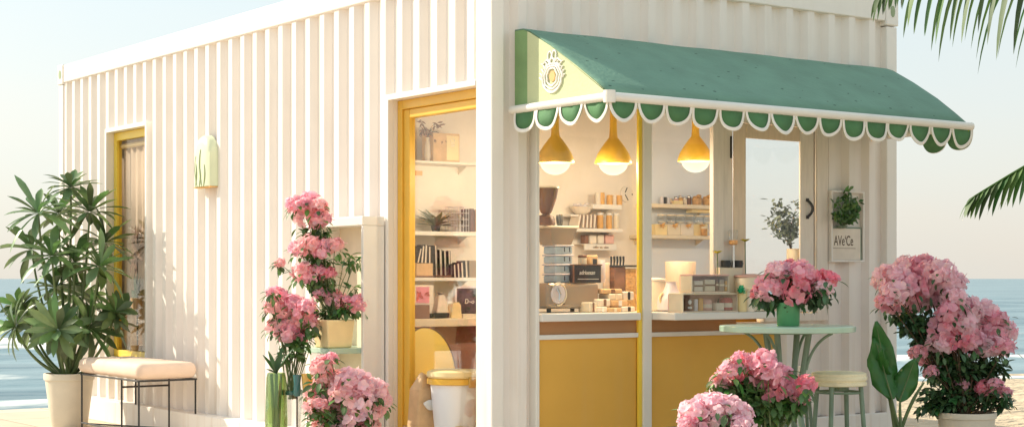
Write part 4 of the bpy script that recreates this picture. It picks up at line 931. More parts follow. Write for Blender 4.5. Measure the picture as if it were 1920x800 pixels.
MB().add([(a0-.004, dq, dz+.03), (a1+.004, dq, dz+.03), (a1+.004, dq+.06, dz+.03), (a0-.004, dq+.06, dz+.03), (a0+.02, dq+.01, z1-.02), (a1-.02, dq+.01, z1-.02), (a1-.02, dq+.05, z1-.02), (a0+.02, dq+.05, z1-.02)], [(0,3,2,1),(4,5,6,7),(0,1,5,4),(1,2,6,5),(2,3,7,6),(3,0,4,7)]).build('body', 'paper', t, bevel=.005)
MB().box((a0-.02, dq-.005, dz+.0005), (a1+.015, dq+.07, dz+.029)).build('base', 'charcoal', t, bevel=.004); MB().lathe([(.008, 0), (.03, .014), (.028, .014)], (xc, dq+.03, z1-.019), 18).build('pan', 'steel', t, smooth=True)
a0, a1, z0, z1 = bx(856, 540, 897, 592, dq+.04); t = thing('chalkboard', ((a0+a1)/2, dq+.05, dz), 'dark chalkboard with white chalk scribble on the desk', 'chalkboard')
MB().box((a0, dq+.04, dz+.0005), (a1, dq+.055, z1)).build('slate', 'charcoal', t); MB().box((a0-.004, dq+.036, z1), (a1+.004, dq+.058, z1+.012)).box((a0-.012, dq+.036, dz+.0005), (a0-.0005, dq+.058, z1)).build('frame', 'lilac_white', t)
text('D~o', .04, ((a0+a1)/2+.01, dq+.037, dz+(z1-dz)*.55), t, 'white_mark', sx=.9, shear=.2)
a0, a1, z0, z1 = bx(846, 566, 866, 596, dq-.03); t = thing('tent_card', ((a0+a1)/2, dq, dz), 'cream folded card shaped like a little house on the desk', 'card')
MB().prism([(a0, dq-.03, dz+.0005), (a1, dq-.03, dz+.0005), (a1-.006, dq-.03, z1-.016), (a1-.02, dq-.03, z1), (a0+.012, dq-.03, z1-.008)], (0, .05, 0)).build('card', 'butter', t, bevel=.002)
slab('envelope_stack', 868, 588, 895, 596.6, dq-.03, .08, 'cream', 'low stack of cream envelopes in front of the chalkboard', 'envelopes')
# yellow round chair
CB = 1.06; q = onb(790, 700, CB)
ch = thing('yellow_chair', (q.x, CB, .25), 'bright yellow chair with a big round back inside the side door', 'chair')
rr = onb(853, 700, CB).x-q.x; cx = max(q.x, .10+rr); czc = onb(790, 716, CB).z; rz_ = onb(790, 613, CB).z-czc; rr = onb(854, 700, CB).x-cx
cx = onb(796, 700, CB).x; rr = onb(856, 700, CB).x-cx; rl = cx-.10; XR = lambda c: cx+(rr if c > 0 else rl)*c
mb = MB(); pts = [(XR(math.cos(t)), CB, czc+rz_*math.sin(t)) for t in [2*PI*k/48 for k in range(48)]]
mb.prism(pts, (0, .035, 0)).build('backrest', 'chair_yellow', ch, bevel=.012, seg=3)
mb = MB().tube([(XR(math.cos(t))*1.0, CB, czc+rz_*1.005*math.sin(t)) for t in [2*PI*k/48 for k in range(49)]], .004, 6, False); mb.build('piping', 'brown', ch)
MB().lathe([(.12, .0), (.125, .02), (.12, .045), (0, .05)], (cx+.02, CB-.13, .47), 28).build('seat', 'chair_yellow', ch, smooth=True)
for dx, dy in ((-.08, CB-.20), (.08, CB-.20), (-.08, CB-.06), (.08, CB-.06)): MB().tube([(cx+.02+dx, dy, .2505), (cx+.02+dx*.8, dy, .47)], .010, 8).build('leg', 'tan_wood', ch)
# tub with yellow lid
q = onb(868, 700, .45); cx = q.x
tb = thing('lidded_tub', (cx, .50, .25), 'pale tub with a yellow clasped lid inside the side door', 'tub')
zt_ = onb(862, 694, .45).z
hw = (cx-onb(822, 700, .45).x)/1.12
MB().lathe([(hw*.75, .2505), (hw*.82, .27), (hw*.97, zt_-.075)], (cx, .52, 0), 40).build('bin', 'pale_board', tb, smooth=True)
MB().lathe([(hw*1.02, zt_-.0745), (hw*1.10, zt_-.07), (hw*1.10, zt_-.045), (hw*1.04, zt_-.04)], (cx, .52, 0), 40).build('rim', 'yellow_paint', tb, smooth=True)
MB().lathe([(hw*1.06, zt_-.0395), (hw*1.12, zt_-.03), (hw*1.10, zt_-.008), (hw*.95, zt_), (0, zt_+.006)], (cx, .52, 0), 40, 1, 0).build('lid', 'butter', tb, smooth=True)
MB().box((cx-.02, .52-hw*1.12-.012, zt_-.085), (cx+.02, .52-hw*1.09, zt_-.03)).build('clasp', 'gold_glass', tb, bevel=.004)
# bag & cushions
q = onb(803, 760, .66); bg = thing('tote_bag', (q.x, .70, .25), 'tan slouching bag with a white bow inside the door', 'bag')
zz = lambda py: onb(803, py, .66).z
mb = MB(); cx = q.x
mb.add([(cx-.10, .62, .2505), (cx+.10, .62, .2505), (cx+.10, .72, .2505), (cx-.10, .72, .2505), (cx-.085, .61, zz(728)), (cx+.095, .61, zz(735)), (cx+.09, .71, zz(735)), (cx-.09, .71, zz(728)), (cx-.04, .65, zz(695)), (cx+.03, .65, zz(712)), (cx+.03, .68, zz(712)), (cx-.04, .68, zz(695))],
       [(0,3,2,1),(0,1,5,4),(1,2,6,5),(2,3,7,6),(3,0,4,7),(4,5,9,8),(5,6,10,9),(6,7,11,10),(7,4,8,11),(8,9,10,11)])
mb.build('body', 'kraft', bg, bevel=.02, seg=3)
mb = MB()
for sx_ in (-1, 1): mb.leaf((cx+.01, .60, zz(760)), (sx_, -.1, .25), (0, -1, 0), .085, .055, rows=6, fold=.2)
mb.build('bow', 'white_mark', bg, smooth='open', solid=.004)
q = onb(842, 760, .60); t = thing('cushion', (q.x, .62, .25), 'red brown cushion standing between the bag and the tub', 'cushion')
MB().obox((q.x, .64, .25+.125), (.075, .10, .245)).build('cushion', 'redbrown_fabric', t, bevel=.025, seg=4)
# plant shapes added inside the far window to imitate plants reflected in its glass
for i, (px, py) in enumerate(((258, 470), (258, 560))):
    q = ona(px, py, .10)
    lb = ['brown dried plant inside the far side window, upper one', 'dark leafy plant inside the far window near its sill'][i]
    t = thing('window_plant', (q.x, q.y, .47+(.45 if i == 0 else .0)), lb, 'plant'); mb = MB(); c0 = V((q.x-.005, q.y, q.z))
    for k in range(14):
        a = rnd(-2.6, -.4) if i == 1 else rnd(0, 6.28)
        mb.leaf(c0, (.15*rnd(-1, 1), math.cos(a), abs(math.sin(a))+.2 if i == 1 else math.sin(a)), (-1, 0, .2), rnd(.10, .2), .05, rows=5)
    mb.build('foliage', 'brown' if i == 0 else 'leaf_dark', t, smooth='open')
    MB().tube([c0, (q.x, q.y, c0.z-.35 if i == 0 else .50)], .006, 6).build('stem', 'stem_brown', t)
    MB().lathe([(.04, (c0.z-.42 if i == 0 else .475)), (.05, (c0.z-.34 if i == 0 else .56))], (q.x+.0, q.y, 0), 14).build('pot', 'kraft', t, smooth=True)

# ================================================================== WALL SCONCE on the side wall
q = ona(390, 350, 0); sc_ = thing('wall_sconce', (0, q.y, q.z), 'pale green half-round wall lamp with grass relief on the side wall', 'wall lamp')
hw = .128; hh = .335
def arch(k, n=20): t = PI*k/n; return (-hw*math.cos(t), (hh-hw)+hw*math.sin(t))
mb = MB(); rings = []
outl = [(-hw, 0)]+[arch(k) for k in range(21)]+[(hw, 0)]
for dpt, scl in ((0.011, 1.0), (-.022, .98), (-.042, .90), (-.052, .68)):
    rings.append([V((dpt, q.y-y*scl, q.z+(z*(scl*.5+.5)))) for y, z in outl])
n = len(outl); mb.v = [p for r in rings for p in r]
for i in range(3):
    for j in range(n-1): mb.f.append((i*n+j, i*n+j+1, (i+1)*n+j+1, (i+1)*n+j))
mb.f.append(tuple(3*n+j for j in range(n)))
mb.f += [(j*n, (j+1)*n, (j+2)*n-1, (j+1)*n-1) for j in range(3)]
mb.build('shade', 'sconce_green', sc_, smooth=True)
mb = MB()
for y0, h, bend in ((-.08, .15, .02), (-.05, .20, -.04), (-.02, .12, .02), (.02, .24, -.035), (.045, .14, .02)):
    pts = [V((-.098+.25*abs(y0)*.0, q.y-(y0+bend*math.sin(t*2.6)), q.z+h*t)) for t in [i/8 for i in range(9)]]
    for p in pts:
        d_ = abs(p.y-q.y)/hw; p.x = -.054+.022*max(0, d_-.5)
    mb.tube(pts, [.002+.003*math.sin(PI*i/8) for i in range(9)], 6)
mb.build('relief', 'sconce_line', sc_, smooth=True)
MB().box((-.045, q.y-hw*.95, q.z-.008), (.011, q.y+hw*.95, q.z-.0005)).build('rim', 'amber_box', sc_, bevel=.002)

# ================================================================== FRAME WITH CARD ON THE FRONT WALL
a0, a1, z0, z1 = bx(1552, 358, 1614, 491, 0)
ff = thing('wall_frame', ((a0+a1)/2, 0, z0), 'beige wall frame holding a small plant above a lettered card', 'frame')
MB().box((a0, -.03, z0), (a0+.012, .011, z1)).box((a1-.012, -.03, z0), (a1, .011, z1)).box((a0+.0125, -.03, z1-.012), (a1-.0125, .011, z1)).box((a0+.0125, -.03, z0), (a1-.0125, .011, z0+.012)).build('frame', 'container_trim', ff, bevel=.002)
MB().box((a0+.012, -.002, z0+.012), (a1-.012, .010, z1-.012)).build('back_panel', 'white_paint', ff)
zs = onb(1583, 428, -.02).z
cd = thing('name_card', ((a0+a1)/2, -.02, z0+.012), 'beige card with thin grey lettering below the wall plant', 'sign')
MB().box((a0+.013, -.022, z0+.0125), (a1-.026, -.012, zs)).build('card', 'paper', cd, bevel=.002)
MB().box((a1-.025, -.020, z0+.0125), (a1-.0165, -.010, zs+.004)).box((a0+.013, -.020, zs+.001), (a1-.0255, -.010, zs+.008)).build('edge', 'sage_metal', cd)
text('AVe‘Ce', .082, (a0+.108, -.0225, z0+(zs-z0)*.62), cd, 'stem_brown', sx=.62, ext=.0006)
MB().box((a0+.02, -.0235, z0+(zs-z0)*.40), (a1-.07, -.0222, z0+(zs-z0)*.42)).build('underline', 'machine_metal', cd)
# plant in the frame
wp = thing('wall_plant', ((a0+a1)/2, -.03, zs), 'small branching green shrub in the beige wall frame', 'plant'); st = MB(); lf = MB(); rs = random.Random(11)
base = V((a0+.085, -.03, zs+.012))
for k in range(15):
    tp = V((a0+.0+(a1-a0-.05)*rs.random(), rs.uniform(-.055, -.02), zs+.06+.15*rs.random())); pts = bezier(base, base+V(((tp.x-base.x)*.9, -.03, .03)), tp, 6); st.tube(pts, [.004, .004, .0035, .003, .003, .002, .002], 6)
    for j in range(22):
        p = pts[rs.randint(3, 6)]+V((rs.uniform(-.028, .028), rs.uniform(-.015, .01), rs.uniform(-.025, .025))); lf.leaf(p, (rs.uniform(-1, 1), rs.uniform(-.6, .1), rs.uniform(-.6, 1)), (0, -1, .6), rs.uniform(.022, .038), .018)
st.build('stem', 'stem_green', wp, smooth=True); lf.build('foliage', 'leaf_mid', wp, smooth='open')
MB().lathe([(.02, .0), (.035, .014), (.03, .014), (0, .010)], base+V((0, 0, -.011)), 16).build('tray', 'sage_metal', wp, smooth=True)

# ================================================================== BENCH
bn = thing('bench', (-.25, 3.75, 0), 'peach cushioned bench with thin black legs against the side wall', 'bench')
mb = MB().box((-.47, 3.25, .395), (-.055, 4.30, .500)); o = mb.build('cushion', 'peach_cushion', bn, bevel=.045, seg=5)
o.data.polygons.foreach_set('use_smooth', [True]*len(o.data.polygons))
def rod(pts, nm='leg', r=.0065): return MB().tube(pts, r, 8).build(nm, 'black_metal', bn, smooth=True)
zt = .393
rod([(-.45, 3.28, .0), (-.45, 3.28, zt)]); rod([(-.06, 3.28, .161), (-.06, 3.28, zt)]); rod([(-.45, 4.26, 0), (-.45, 4.26, zt)]); rod([(-.06, 4.26, .161), (-.06, 4.26, zt)])
rod([(-.45, 3.56, 0), (-.45, 3.56, zt)]); rod([(-.12, 3.56, 0), (-.12, 3.56, zt)])
rod([(-.46, 3.28, zt-.006), (-.05, 3.28, zt-.006)], 'seat_rail'); rod([(-.45, 3.27, zt-.006), (-.45, 4.27, zt-.006)], 'seat_rail'); rod([(-.06, 3.27, zt-.006), (-.06, 4.27, zt-.006)], 'seat_rail'); rod([(-.46, 4.26, zt-.006), (-.05, 4.26, zt-.006)], 'seat_rail')
rod([(-.45, 3.56, .335), (-.12, 3.56, .335)], 'stretcher'); rod([(-.45, 4.26, .055), (-.45, 3.28, .055)], 'stretcher'); rod([(-.12, 3.56, .05), (-.45, 4.26, .05)], 'stretcher', .005)

# ================================================================== PLANTS
def petal(mb, base, d, up, L, W, rs):
    mb.leaf(base, d, up, L, W, rows=3, fold=rs.uniform(.05, .35), curl=rs.uniform(-.25, .35), shape=lambda t: (.25+1.25*t if t < .6 else 1.0-.9*(t-.6)**1.3*2.2))
def floret(mb, c, n, s, rs):
    n = n.normalized(); t1 = n.orthogonal().normalized(); t2 = n.cross(t1); a0 = rs.random()*6.28; k5 = rs.choice((4, 5, 5))
    for k in range(k5):
        a = a0+2*PI*k/k5+rs.uniform(-.15, .15); d = t1*math.cos(a)+t2*math.sin(a)+n*rs.uniform(.15, .6)
        petal(mb, c, d, n, s*rs.uniform(.85, 1.15), s*1.05, rs)
HEADS = {}
def head_mesh(shade, seed):
    rs = random.Random(seed*13+5); mb = MB(); n = 27
    for i in range(n):
        z = 1-1.45*(i+.5)/n; a = i*2.39996+rs.uniform(-.3, .3); r = math.sqrt(max(0, 1-z*z)); nn = V((r*math.cos(a), r*math.sin(a), z))
        rad = rs.uniform(.62, .95)
        floret(mb, nn*rad*V((1, 1, .85)).length/1.65, nn+V((rs.uniform(-.35, .35), rs.uniform(-.35, .35), rs.uniform(-.35, .35))), .43, rs)
    me = bpy.data.meshes.new('flower_head'); me.from_pydata([tuple(p) for p in mb.v], [], mb.f); me.update(); me.polygons.foreach_set('use_smooth', [True]*len(me.polygons)); me.materials.append(MT[shade]); return me
for sh in ('petal_deep', 'petal_mid', 'petal_pale', 'petal_blush'): HEADS[sh] = [head_mesh(sh, k) for k in range(3)]
def add_head(root, p, r, shade, rs, name='flower_head'):
    o = bpy.data.objects.new(name, rs.choice(HEADS[shade])); C.objects.link(o); o.parent = root; o.location = V(p)-OFF[root.name]
    o.rotation_euler = (rs.uniform(-.5, .5), rs.uniform(-.5, .5), rs.uniform(0, 6.28)); s = r*1.14; o.scale = (s*rs.uniform(.95, 1.15), s*rs.uniform(.95, 1.15), s*rs.uniform(.85, 1.05)); return o
def flower_plant(name, label, cat, Z, base, heads, leaves, pot=None, leafm='leaf_dark', seed=1, zj=.10, stemm='stem_green', group=None, lsize=.055, back=.4, stem_r=.006, stem_from=None, rs_=1.0):
    """heads: (px,py,rpx,shade) ; leaves: (px,py,rx,ry,n)"""
    rs = random.Random(seed); base = V(base); t = thing(name, base, label, cat, group); st = MB(); lf = MB(); sf = V(stem_from) if stem_from else base
    s = Z/FP
    for (px, py, rp, sh) in heads:
        p = atZ(px, py, Z+rs.uniform(-zj, zj)); add_head(t, p, rp*s*rs_, sh, rs)
        mid_ = (sf+p)/2+V((rs.uniform(-.04, .04), rs.uniform(-.04, .04), rs.uniform(0, .05)))
        pts = bezier(sf+V((rs.uniform(-.03, .03), rs.uniform(-.03, .03), 0)), mid_, p, 8); st.tube(pts, [stem_r*(1-.07*i) for i in range(9)], 6)
        for k in range(12):
            q = p+V((rs.uniform(-1, 1), rs.uniform(-1, 1), rs.uniform(-1.1, .3)))*rp*s*1.05
            d = (q-p)+V((0, 0, -.2*rp*s)); lf.leaf(q, d if d.length > 1e-4 else (1, 0, 0), (0, 0, 1), lsize*rs.uniform(.6, 1.1), lsize*.5*rs.uniform(.7, 1.1), curl=.2)
        if rs.random() < back:
            p2 = p+F*(rp*s*2.2+rs.uniform(.0, .06))+V((0, 0, -rp*s*.4)); add_head(t, p2, rp*s*.9, sh, rs)
    for (px, py, rx, ry, n) in leaves:
        c = atZ(px, py, Z)
        for k in range(n):
            u = V((rs.gauss(0, 1), rs.gauss(0, 1), rs.gauss(0, 1))).normalized()*rs.random()**.4
            q = c+R*(u.x*rx*s)+F*(u.y*min(rx, ry)*1.1*s)+V((0, 0, u.z*ry*s))
            lf.leaf(q, (rs.uniform(-1, 1)+u.x, rs.uniform(-1, 1)+u.y*.5, rs.uniform(-.9, .7)), (rs.uniform(-.5, .5), rs.uniform(-.8, .3), 1), lsize*rs.uniform(.6, 1.25), lsize*.5*rs.uniform(.7, 1.2), curl=.25)
        for k in range(4):
            q = c+R*(rs.uniform(-.6, .6)*rx*s)+V((0, 0, rs.uniform(-.6, .6)*ry*s)); st.tube(bezier(sf, (sf+q)/2+V((rs.uniform(-.05, .05), rs.uniform(-.05, .05), 0)), q, 6), [stem_r*.8*(1-.09*i) for i in range(7)], 6)
    st.build('stem', stemm, t, smooth=True); lf.build('foliage', leafm, t, smooth='open')
    if pot:
        pr, m = pot; MB().lathe(pr, base, 32, 1, 0).build('pot', m, t, smooth=True)
        rim = pr[-1]; MB().lathe([(pr[-2][0]*1.0, pr[-1][1]), (0, pr[-1][1]+.004)], base, 24, 0, 0).build('soil', 'soil', t)
    return t
def ground_pt(px, Z, z=0): p = atZ(px, 522, Z); return V((p.x, p.y, z))
def potprof(rt, h, rb=.74, lip=.02):
    return [(rt*rb, 0), (rt*rb+.003, .004), (rt*.95, h-lip*1.6), (rt, h-lip*1.5), (rt*1.01, h-.004), (rt, h), (rt*.93, h), (rt*.90, h-.03)]
# table pot
TZ = .812
tc = ground_pt(1476, 8.0)
tp = flower_plant('pink_hydrangea', 'pink hydrangea in a bright green pot on the mint bistro table', 'potted plant', 7.95, (atZ(1478, 522, 7.95).x, atZ(1478, 522, 7.95).y, TZ+.0005),
    [(1440, 540, 22, 'petal_mid'), (1470, 518, 24, 'petal_mid'), (1500, 512, 22, 'petal_mid'), (1492, 545, 26, 'petal_deep'), (1455, 505, 14, 'petal_pale'), (1525, 528, 20, 'petal_mid'), (1550, 522, 17, 'petal_deep'), (1545, 540, 16, 'petal_pale'), (1425, 548, 13, 'petal_deep'), (1480, 498, 12, 'petal_deep'), (1510, 552, 14, 'petal_mid')],
    [(1490, 560, 46, 16, 130), (1445, 563, 25, 12, 45), (1530, 564, 26, 10, 45)], pot=(potprof(.060, .112, .84, .008), 'green_pot'), seed=3, zj=.06, stem_from=(atZ(1478, 522, 7.95).x, atZ(1478, 522, 7.95).y, TZ+.10), stem_r=.004, leafm='leaf_dark')
for k in range(0): pass
# bistro table
tb = thing('bistro_table', (tc.x, tc.y, 0), 'round mint glass topped bistro table with sage iron legs', 'table')
MB().lathe([(.322, TZ-.030), (.328, TZ-.027), (.329, TZ-.004), (.325, TZ), (0, TZ)], (tc.x, tc.y, 0), 56, 1, 0).build('tabletop', 'mint', tb, smooth=True)
for k in range(4):
    a = math.radians(20+90*k); dx, dy = math.cos(a), math.sin(a)
    P = lambda r, z: V((tc.x+dx*r, tc.y+dy*r, z))
    pts = [P(.115, TZ-.031), P(.085, .60), P(.065, .48), P(.075, .34), (P(.13, .18)), P(.20, .0)]
    sm = []
    for i in range(len(pts)-1):
        for j in range(5):
            t = j/5; p0 = pts[max(i-1, 0)]; p1 = pts[i]; p2 = pts[i+1]; p3 = pts[min(i+2, len(pts)-1)]
            sm.append(.5*((2*p1)+(p2-p0)*t+(2*p0-5*p1+4*p2-p3)*t*t+(3*p1-p0-3*p2+p3)*t*t*t))
    sm.append(pts[-1]); MB().tube(sm, .015, 8).build('leg', 'sage_metal', tb, smooth=True)
    MB().tube(bezier(P(.10, .60), P(.13, .735), P(.235, TZ-.034), 10), .007, 8).build('brace', 'sage_metal', tb, smooth=True)
MB().tube([(tc.x+.075*math.cos(t), tc.y+.075*math.sin(t), .55) for t in [2*PI*k/24 for k in range(25)]], .008, 8, False).build('ring', 'sage_metal', tb, smooth=True)
MB().tube([(tc.x+.14*math.cos(t), tc.y+.14*math.sin(t), .17) for t in [2*PI*k/28 for k in range(29)]], .008, 8, False).build('ring', 'sage_metal', tb, smooth=True)
MB().lathe([(.13, TZ-.040), (.13, TZ-.0305)], (tc.x, tc.y, 0), 28).build('top_plate', 'sage_metal', tb)
# stools
def stool(loc, label):
    l = V(loc); t = thing('stool', l, label, 'stool', 'straw topped stools by the bistro table'); h = .575
    MB().lathe([(.128, h-.068), (.136, h-.064), (.137, h-.050), (.130, h-.045), (.131, h-.043), (.139, h-.036), (.140, h-.024), (.134, h-.018), (.136, h-.015), (.135, h-.005), (.12, h), (0, h+.003)], l, 40, 1, 0).build('seat', 'straw', t, smooth=True)
    for k in range(4):
        a = math.radians(25+90*k); MB().tube([l+V((.150*math.cos(a), .150*math.sin(a), 0)), l+V((.112*math.cos(a), .112*math.sin(a), h-.070))], [.011, .012], 10).build('leg', 'sage_metal', t, smooth=True)
    for zz_, r in ((h-.10, .108), (.20, .132)): MB().tube([l+V((r*math.cos(t_), r*math.sin(t_), zz_)) for t_ in [2*PI*k/28 for k in range(29)]], .006, 8, False).build('ring', 'sage_metal', t, smooth=True)
    MB().tube([l+V((.11*math.cos(a), .11*math.sin(a), .30)) if False else l+V((0, 0, h-.09)), l+V((0, 0, h-.069))], .05, 16).build('seat_plate', 'sage_metal', t)
    return t
s0 = ground_pt(1573, 8.2); st1 = stool(s0, 'straw topped sage stool standing right of the table, fully in view')
s1 = ground_pt(1398, 8.35); again(st1, s1, 'straw topped stool left of the table, mostly hidden behind pink flowers')
s2 = ground_pt(1503, 8.45); t = thing('round_cushion', (s2.x, s2.y, 0), None, None)
bpy.data.objects.remove(t)
t = thing('pouf', (s2.x, s2.y, 0), 'lumpy beige pouf on a green stand under the table', 'pouf')
MB().lathe([(.04, .50), (.058, .51), (.066, .54), (.055, .575), (.03, .59), (0, .592)], s2, 20, 1, 0, sx=1.0, sy=.8).build('cushion', 'paper', t, smooth=True)
for k in range(3):
    a = 2.1*k+.4; MB().tube([s2+V((.12*math.cos(a), .12*math.sin(a), 0)), s2+V((.05*math.cos(a), .05*math.sin(a), .50))], .009, 8).build('leg', 'sage_metal', t, smooth=True)
# centre foreground flowers
b1 = ground_pt(1440, 7.55)
flower_plant('pink_geranium', 'deep pink flowering shrub in front of the bistro table', 'potted plant', 7.55, b1,
    [(1372, 695, 20, 'petal_mid'), (1388, 672, 14, 'petal_mid'), (1405, 690, 26, 'petal_mid'), (1428, 678, 22, 'petal_mid'), (1395, 712, 20, 'petal_deep'), (1440, 705, 26, 'petal_mid'), (1462, 715, 24, 'petal_mid'), (1448, 742, 24, 'petal_deep'), (1355, 720, 14, 'petal_pale'), (1362, 738, 13, 'petal_blush'), (1490, 738, 20, 'petal_mid'), (1510, 722, 18, 'petal_deep'), (1500, 748, 13, 'petal_deep'), (1482, 764, 12, 'petal_deep'), (1470, 700, 16, 'petal_mid'), (1426, 662, 8, 'petal_mid'), (1345, 712, 10, 'petal_blush')],
    [(1420, 750, 60, 26, 260), (1390, 735, 30, 24, 110), (1470, 758, 36, 18, 120), (1440, 780, 40, 18, 80)], pot=(potprof(.12, .26), 'sage_metal'), seed=8, zj=.07, stem_from=b1+V((0, 0, .25)), leafm='leaf_mid', lsize=.06)
b2 = ground_pt(1340, 7.1)
flower_plant('pale_pink_phlox', 'pale pink flower cluster low in front of the ochre counter', 'potted plant', 7.1, b2,
    [(1300, 775, 24, 'petal_pale'), (1322, 762, 22, 'petal_pale'), (1345, 758, 22, 'petal_pale'), (1368, 765, 22, 'petal_pale'), (1388, 778, 20, 'petal_pale'), (1335, 785, 26, 'petal_pale'), (1365, 795, 24, 'petal_pale'), (1310, 800, 22, 'petal_mid'), (1288, 795, 16, 'petal_mid'), (1392, 800, 20, 'petal_pale'), (1345, 815, 25, 'petal_pale'), (1300, 825, 22, 'petal_pale'), (1380, 822, 22, 'petal_pale')],
    [(1340, 815, 60, 26, 160)], pot=(potprof(.13, .22), 'cream_pot'), seed=9, zj=.07, stem_from=b2+V((0, 0, .2)), leafm='leaf_mid')
# right big bush
b3 = ground_pt(1812, 8.8)
flower_plant('pink_oleander', 'tall pink flowering bush in a cream pot beside the container corner', 'potted plant', 8.8, b3,
    [(1672, 520, 24, 'petal_pale'), (1700, 508, 24, 'petal_pale'), (1730, 502, 24, 'petal_mid'), (1760, 512, 24, 'petal_pale'), (1785, 530, 22, 'petal_pale'), (1680, 548, 26, 'petal_pale'), (1712, 540, 26, 'petal_mid'), (1742, 535, 26, 'petal_pale'), (1770, 555, 24, 'petal_pale'), (1790, 558, 18, 'petal_pale'), (1665, 570, 18, 'petal_mid'), (1700, 572, 22, 'petal_pale'), (1740, 565, 20, 'petal_pale'),
     (1780, 590, 24, 'petal_mid'), (1812, 582, 24, 'petal_pale'), (1842, 585, 24, 'petal_pale'), (1868, 600, 22, 'petal_mid'), (1885, 622, 20, 'petal_pale'), (1770, 618, 24, 'petal_mid'), (1800, 612, 26, 'petal_pale'), (1832, 612, 26, 'petal_pale'), (1860, 628, 24, 'petal_mid'), (1762, 648, 20, 'petal_pale'), (1790, 640, 24, 'petal_deep'), (1822, 640, 22, 'petal_mid'), (1852, 650, 22, 'petal_pale'), (1882, 652, 18, 'petal_mid'), (1742, 672, 14, 'petal_mid'), (1725, 660, 12, 'petal_mid'),
     (1802, 722, 12, 'petal_mid'), (1824, 706, 11, 'petal_deep'), (1845, 726, 13, 'petal_deep'), (1868, 722, 13, 'petal_mid'), (1885, 735, 10, 'petal_mid'), (1748, 698, 11, 'petal_mid')],
    [(1722, 610, 36, 26, 260), (1735, 640, 24, 20, 120), (1800, 690, 60, 26, 520), (1860, 690, 30, 26, 200), (1780, 745, 52, 28, 420), (1850, 745, 45, 20, 220), (1755, 765, 34, 16, 130), (1700, 595, 34, 12, 90), (1880, 755, 18, 14, 60), (1790, 660, 34, 20, 120)],
    pot=(potprof(.157, .327, .78), 'cream_pot'), seed=12, zj=.13, stem_from=b3+V((0, 0, .31)), leafm='leaf_dark', back=.6, lsize=.05, stemm='stem_brown')
# paddle plant
b4 = ground_pt(1686, 8.35); pd = thing('paddle_leaf_plant', b4, 'glossy broad leaved plant with upright leaves at the container corner', 'potted plant'); Zp = 8.35
def big_leaf(tip, base, W, rows=10, bow=.0, m='leaf_banana', tw=0):
    tip, base = V(tip), V(base); d = tip-base; L = d.length; d.normalize(); side = d.cross(F).normalized(); side = (side*math.cos(tw)+F*math.sin(tw)); nrm = side.cross(d)
    mb = MB()
    for i in range(rows+1):
        t = i/rows; w = W*.5*(math.sin(PI*min(1, t*.97+.02))**.65)*(1.08-.3*t)
        p = base+d*L*t+nrm*(bow*math.sin(PI*t))
        for u in (-1, -.55, -.08, .08, .55, 1): mb.v.append(p+side*(w*u)+nrm*(.16*w*abs(u)+.012*math.sin(t*17+u*3)*abs(u)*(W/.1)))
    for i in range(rows):
        for j in range(5): a = i*6+j; mb.f.append((a, a+1, a+7, a+6))
    return mb.build('leaf', m, pd, smooth='open', solid=.0015)
nb = b4+V((0, 0, .24))
def lf_px(p0, p1, W, bow, tw, dz=0):
    base = atZ(p0[0], p0[1], Zp+dz); tip = atZ(p1[0], p1[1], Zp-dz*.5); big_leaf(tip, base, W, bow=bow, tw=tw)
    MB().tube(bezier(nb+V((rnd(-.02, .02), rnd(-.02, .02), 0)), (nb+base)/2+V((0, 0, -.02)), base+(tip-base)*.06, 8), [.011, .011, .010, .009, .008, .008, .007, .006, .004], 8).build('leaf_stalk', 'stem_green', pd, smooth=True)
    MB().tube([base, base*.5+tip*.5+F*(-.002), tip*.9+base*.1], [.005, .003, .0015], 6).build('midrib', 'stem_green', pd, smooth=True)
lf_px((1670, 742), (1642, 602), .125, .03, .35, .03); lf_px((1673, 748), (1640, 632), .15, .02, -.2, -.02); lf_px((1686, 752), (1716, 672), .125, .02, .15, .0); lf_px((1662, 720), (1652, 655), .10, -.02, 1.0, .08)
MB().tube(bezier(nb, atZ(1705, 752, Zp), atZ(1733, 716, Zp), 8), [.009]*6+[.007, .006, .004], 8).build('leaf_stalk', 'stem_green', pd, smooth=True)
MB().lathe(potprof(.125, .272, .8, .012), b4, 32, 1, 0).build('pot', 'green_clay', pd, smooth=True)
MB().lathe([(.116, .25), (0, .255)], b4, 24, 0, 0).build('soil', 'soil', pd)

# ---- left side stand and flowers
sd = thing('plant_stand', (-.08, 1.2, 0), 'tall white open plant stand against the side wall by the yellow door', 'plant stand')
MB().box((-.14, 1.001, 0), (-.006, 1.025, 1.325)).build('side_panel', 'white_paint', sd, bevel=.003)
MB().box((-.14, 1.48, 0), (-.006, 1.50, 1.325)).build('side_panel', 'white_paint', sd, bevel=.003)
MB().box((-.145, 1.0, 1.3255), (-.006, 1.505, 1.375)).build('top_board', 'white_paint', sd, bevel=.004)
MB().box((-.012, 1.0255, .02), (-.006, 1.4795, 1.325)).build('back_panel', 'cream', sd)
shz = atZ(630, 651, 8.85).z
MB().box((-.33, 1.0255, shz-.030), (-.0125, 1.4795, shz)).build('shelf', 'mint', sd, bevel=.004)
MB().box((-.14, 1.0255, .28), (-.0125, 1.4795, .30)).build('shelf', 'white_paint', sd, bevel=.003)
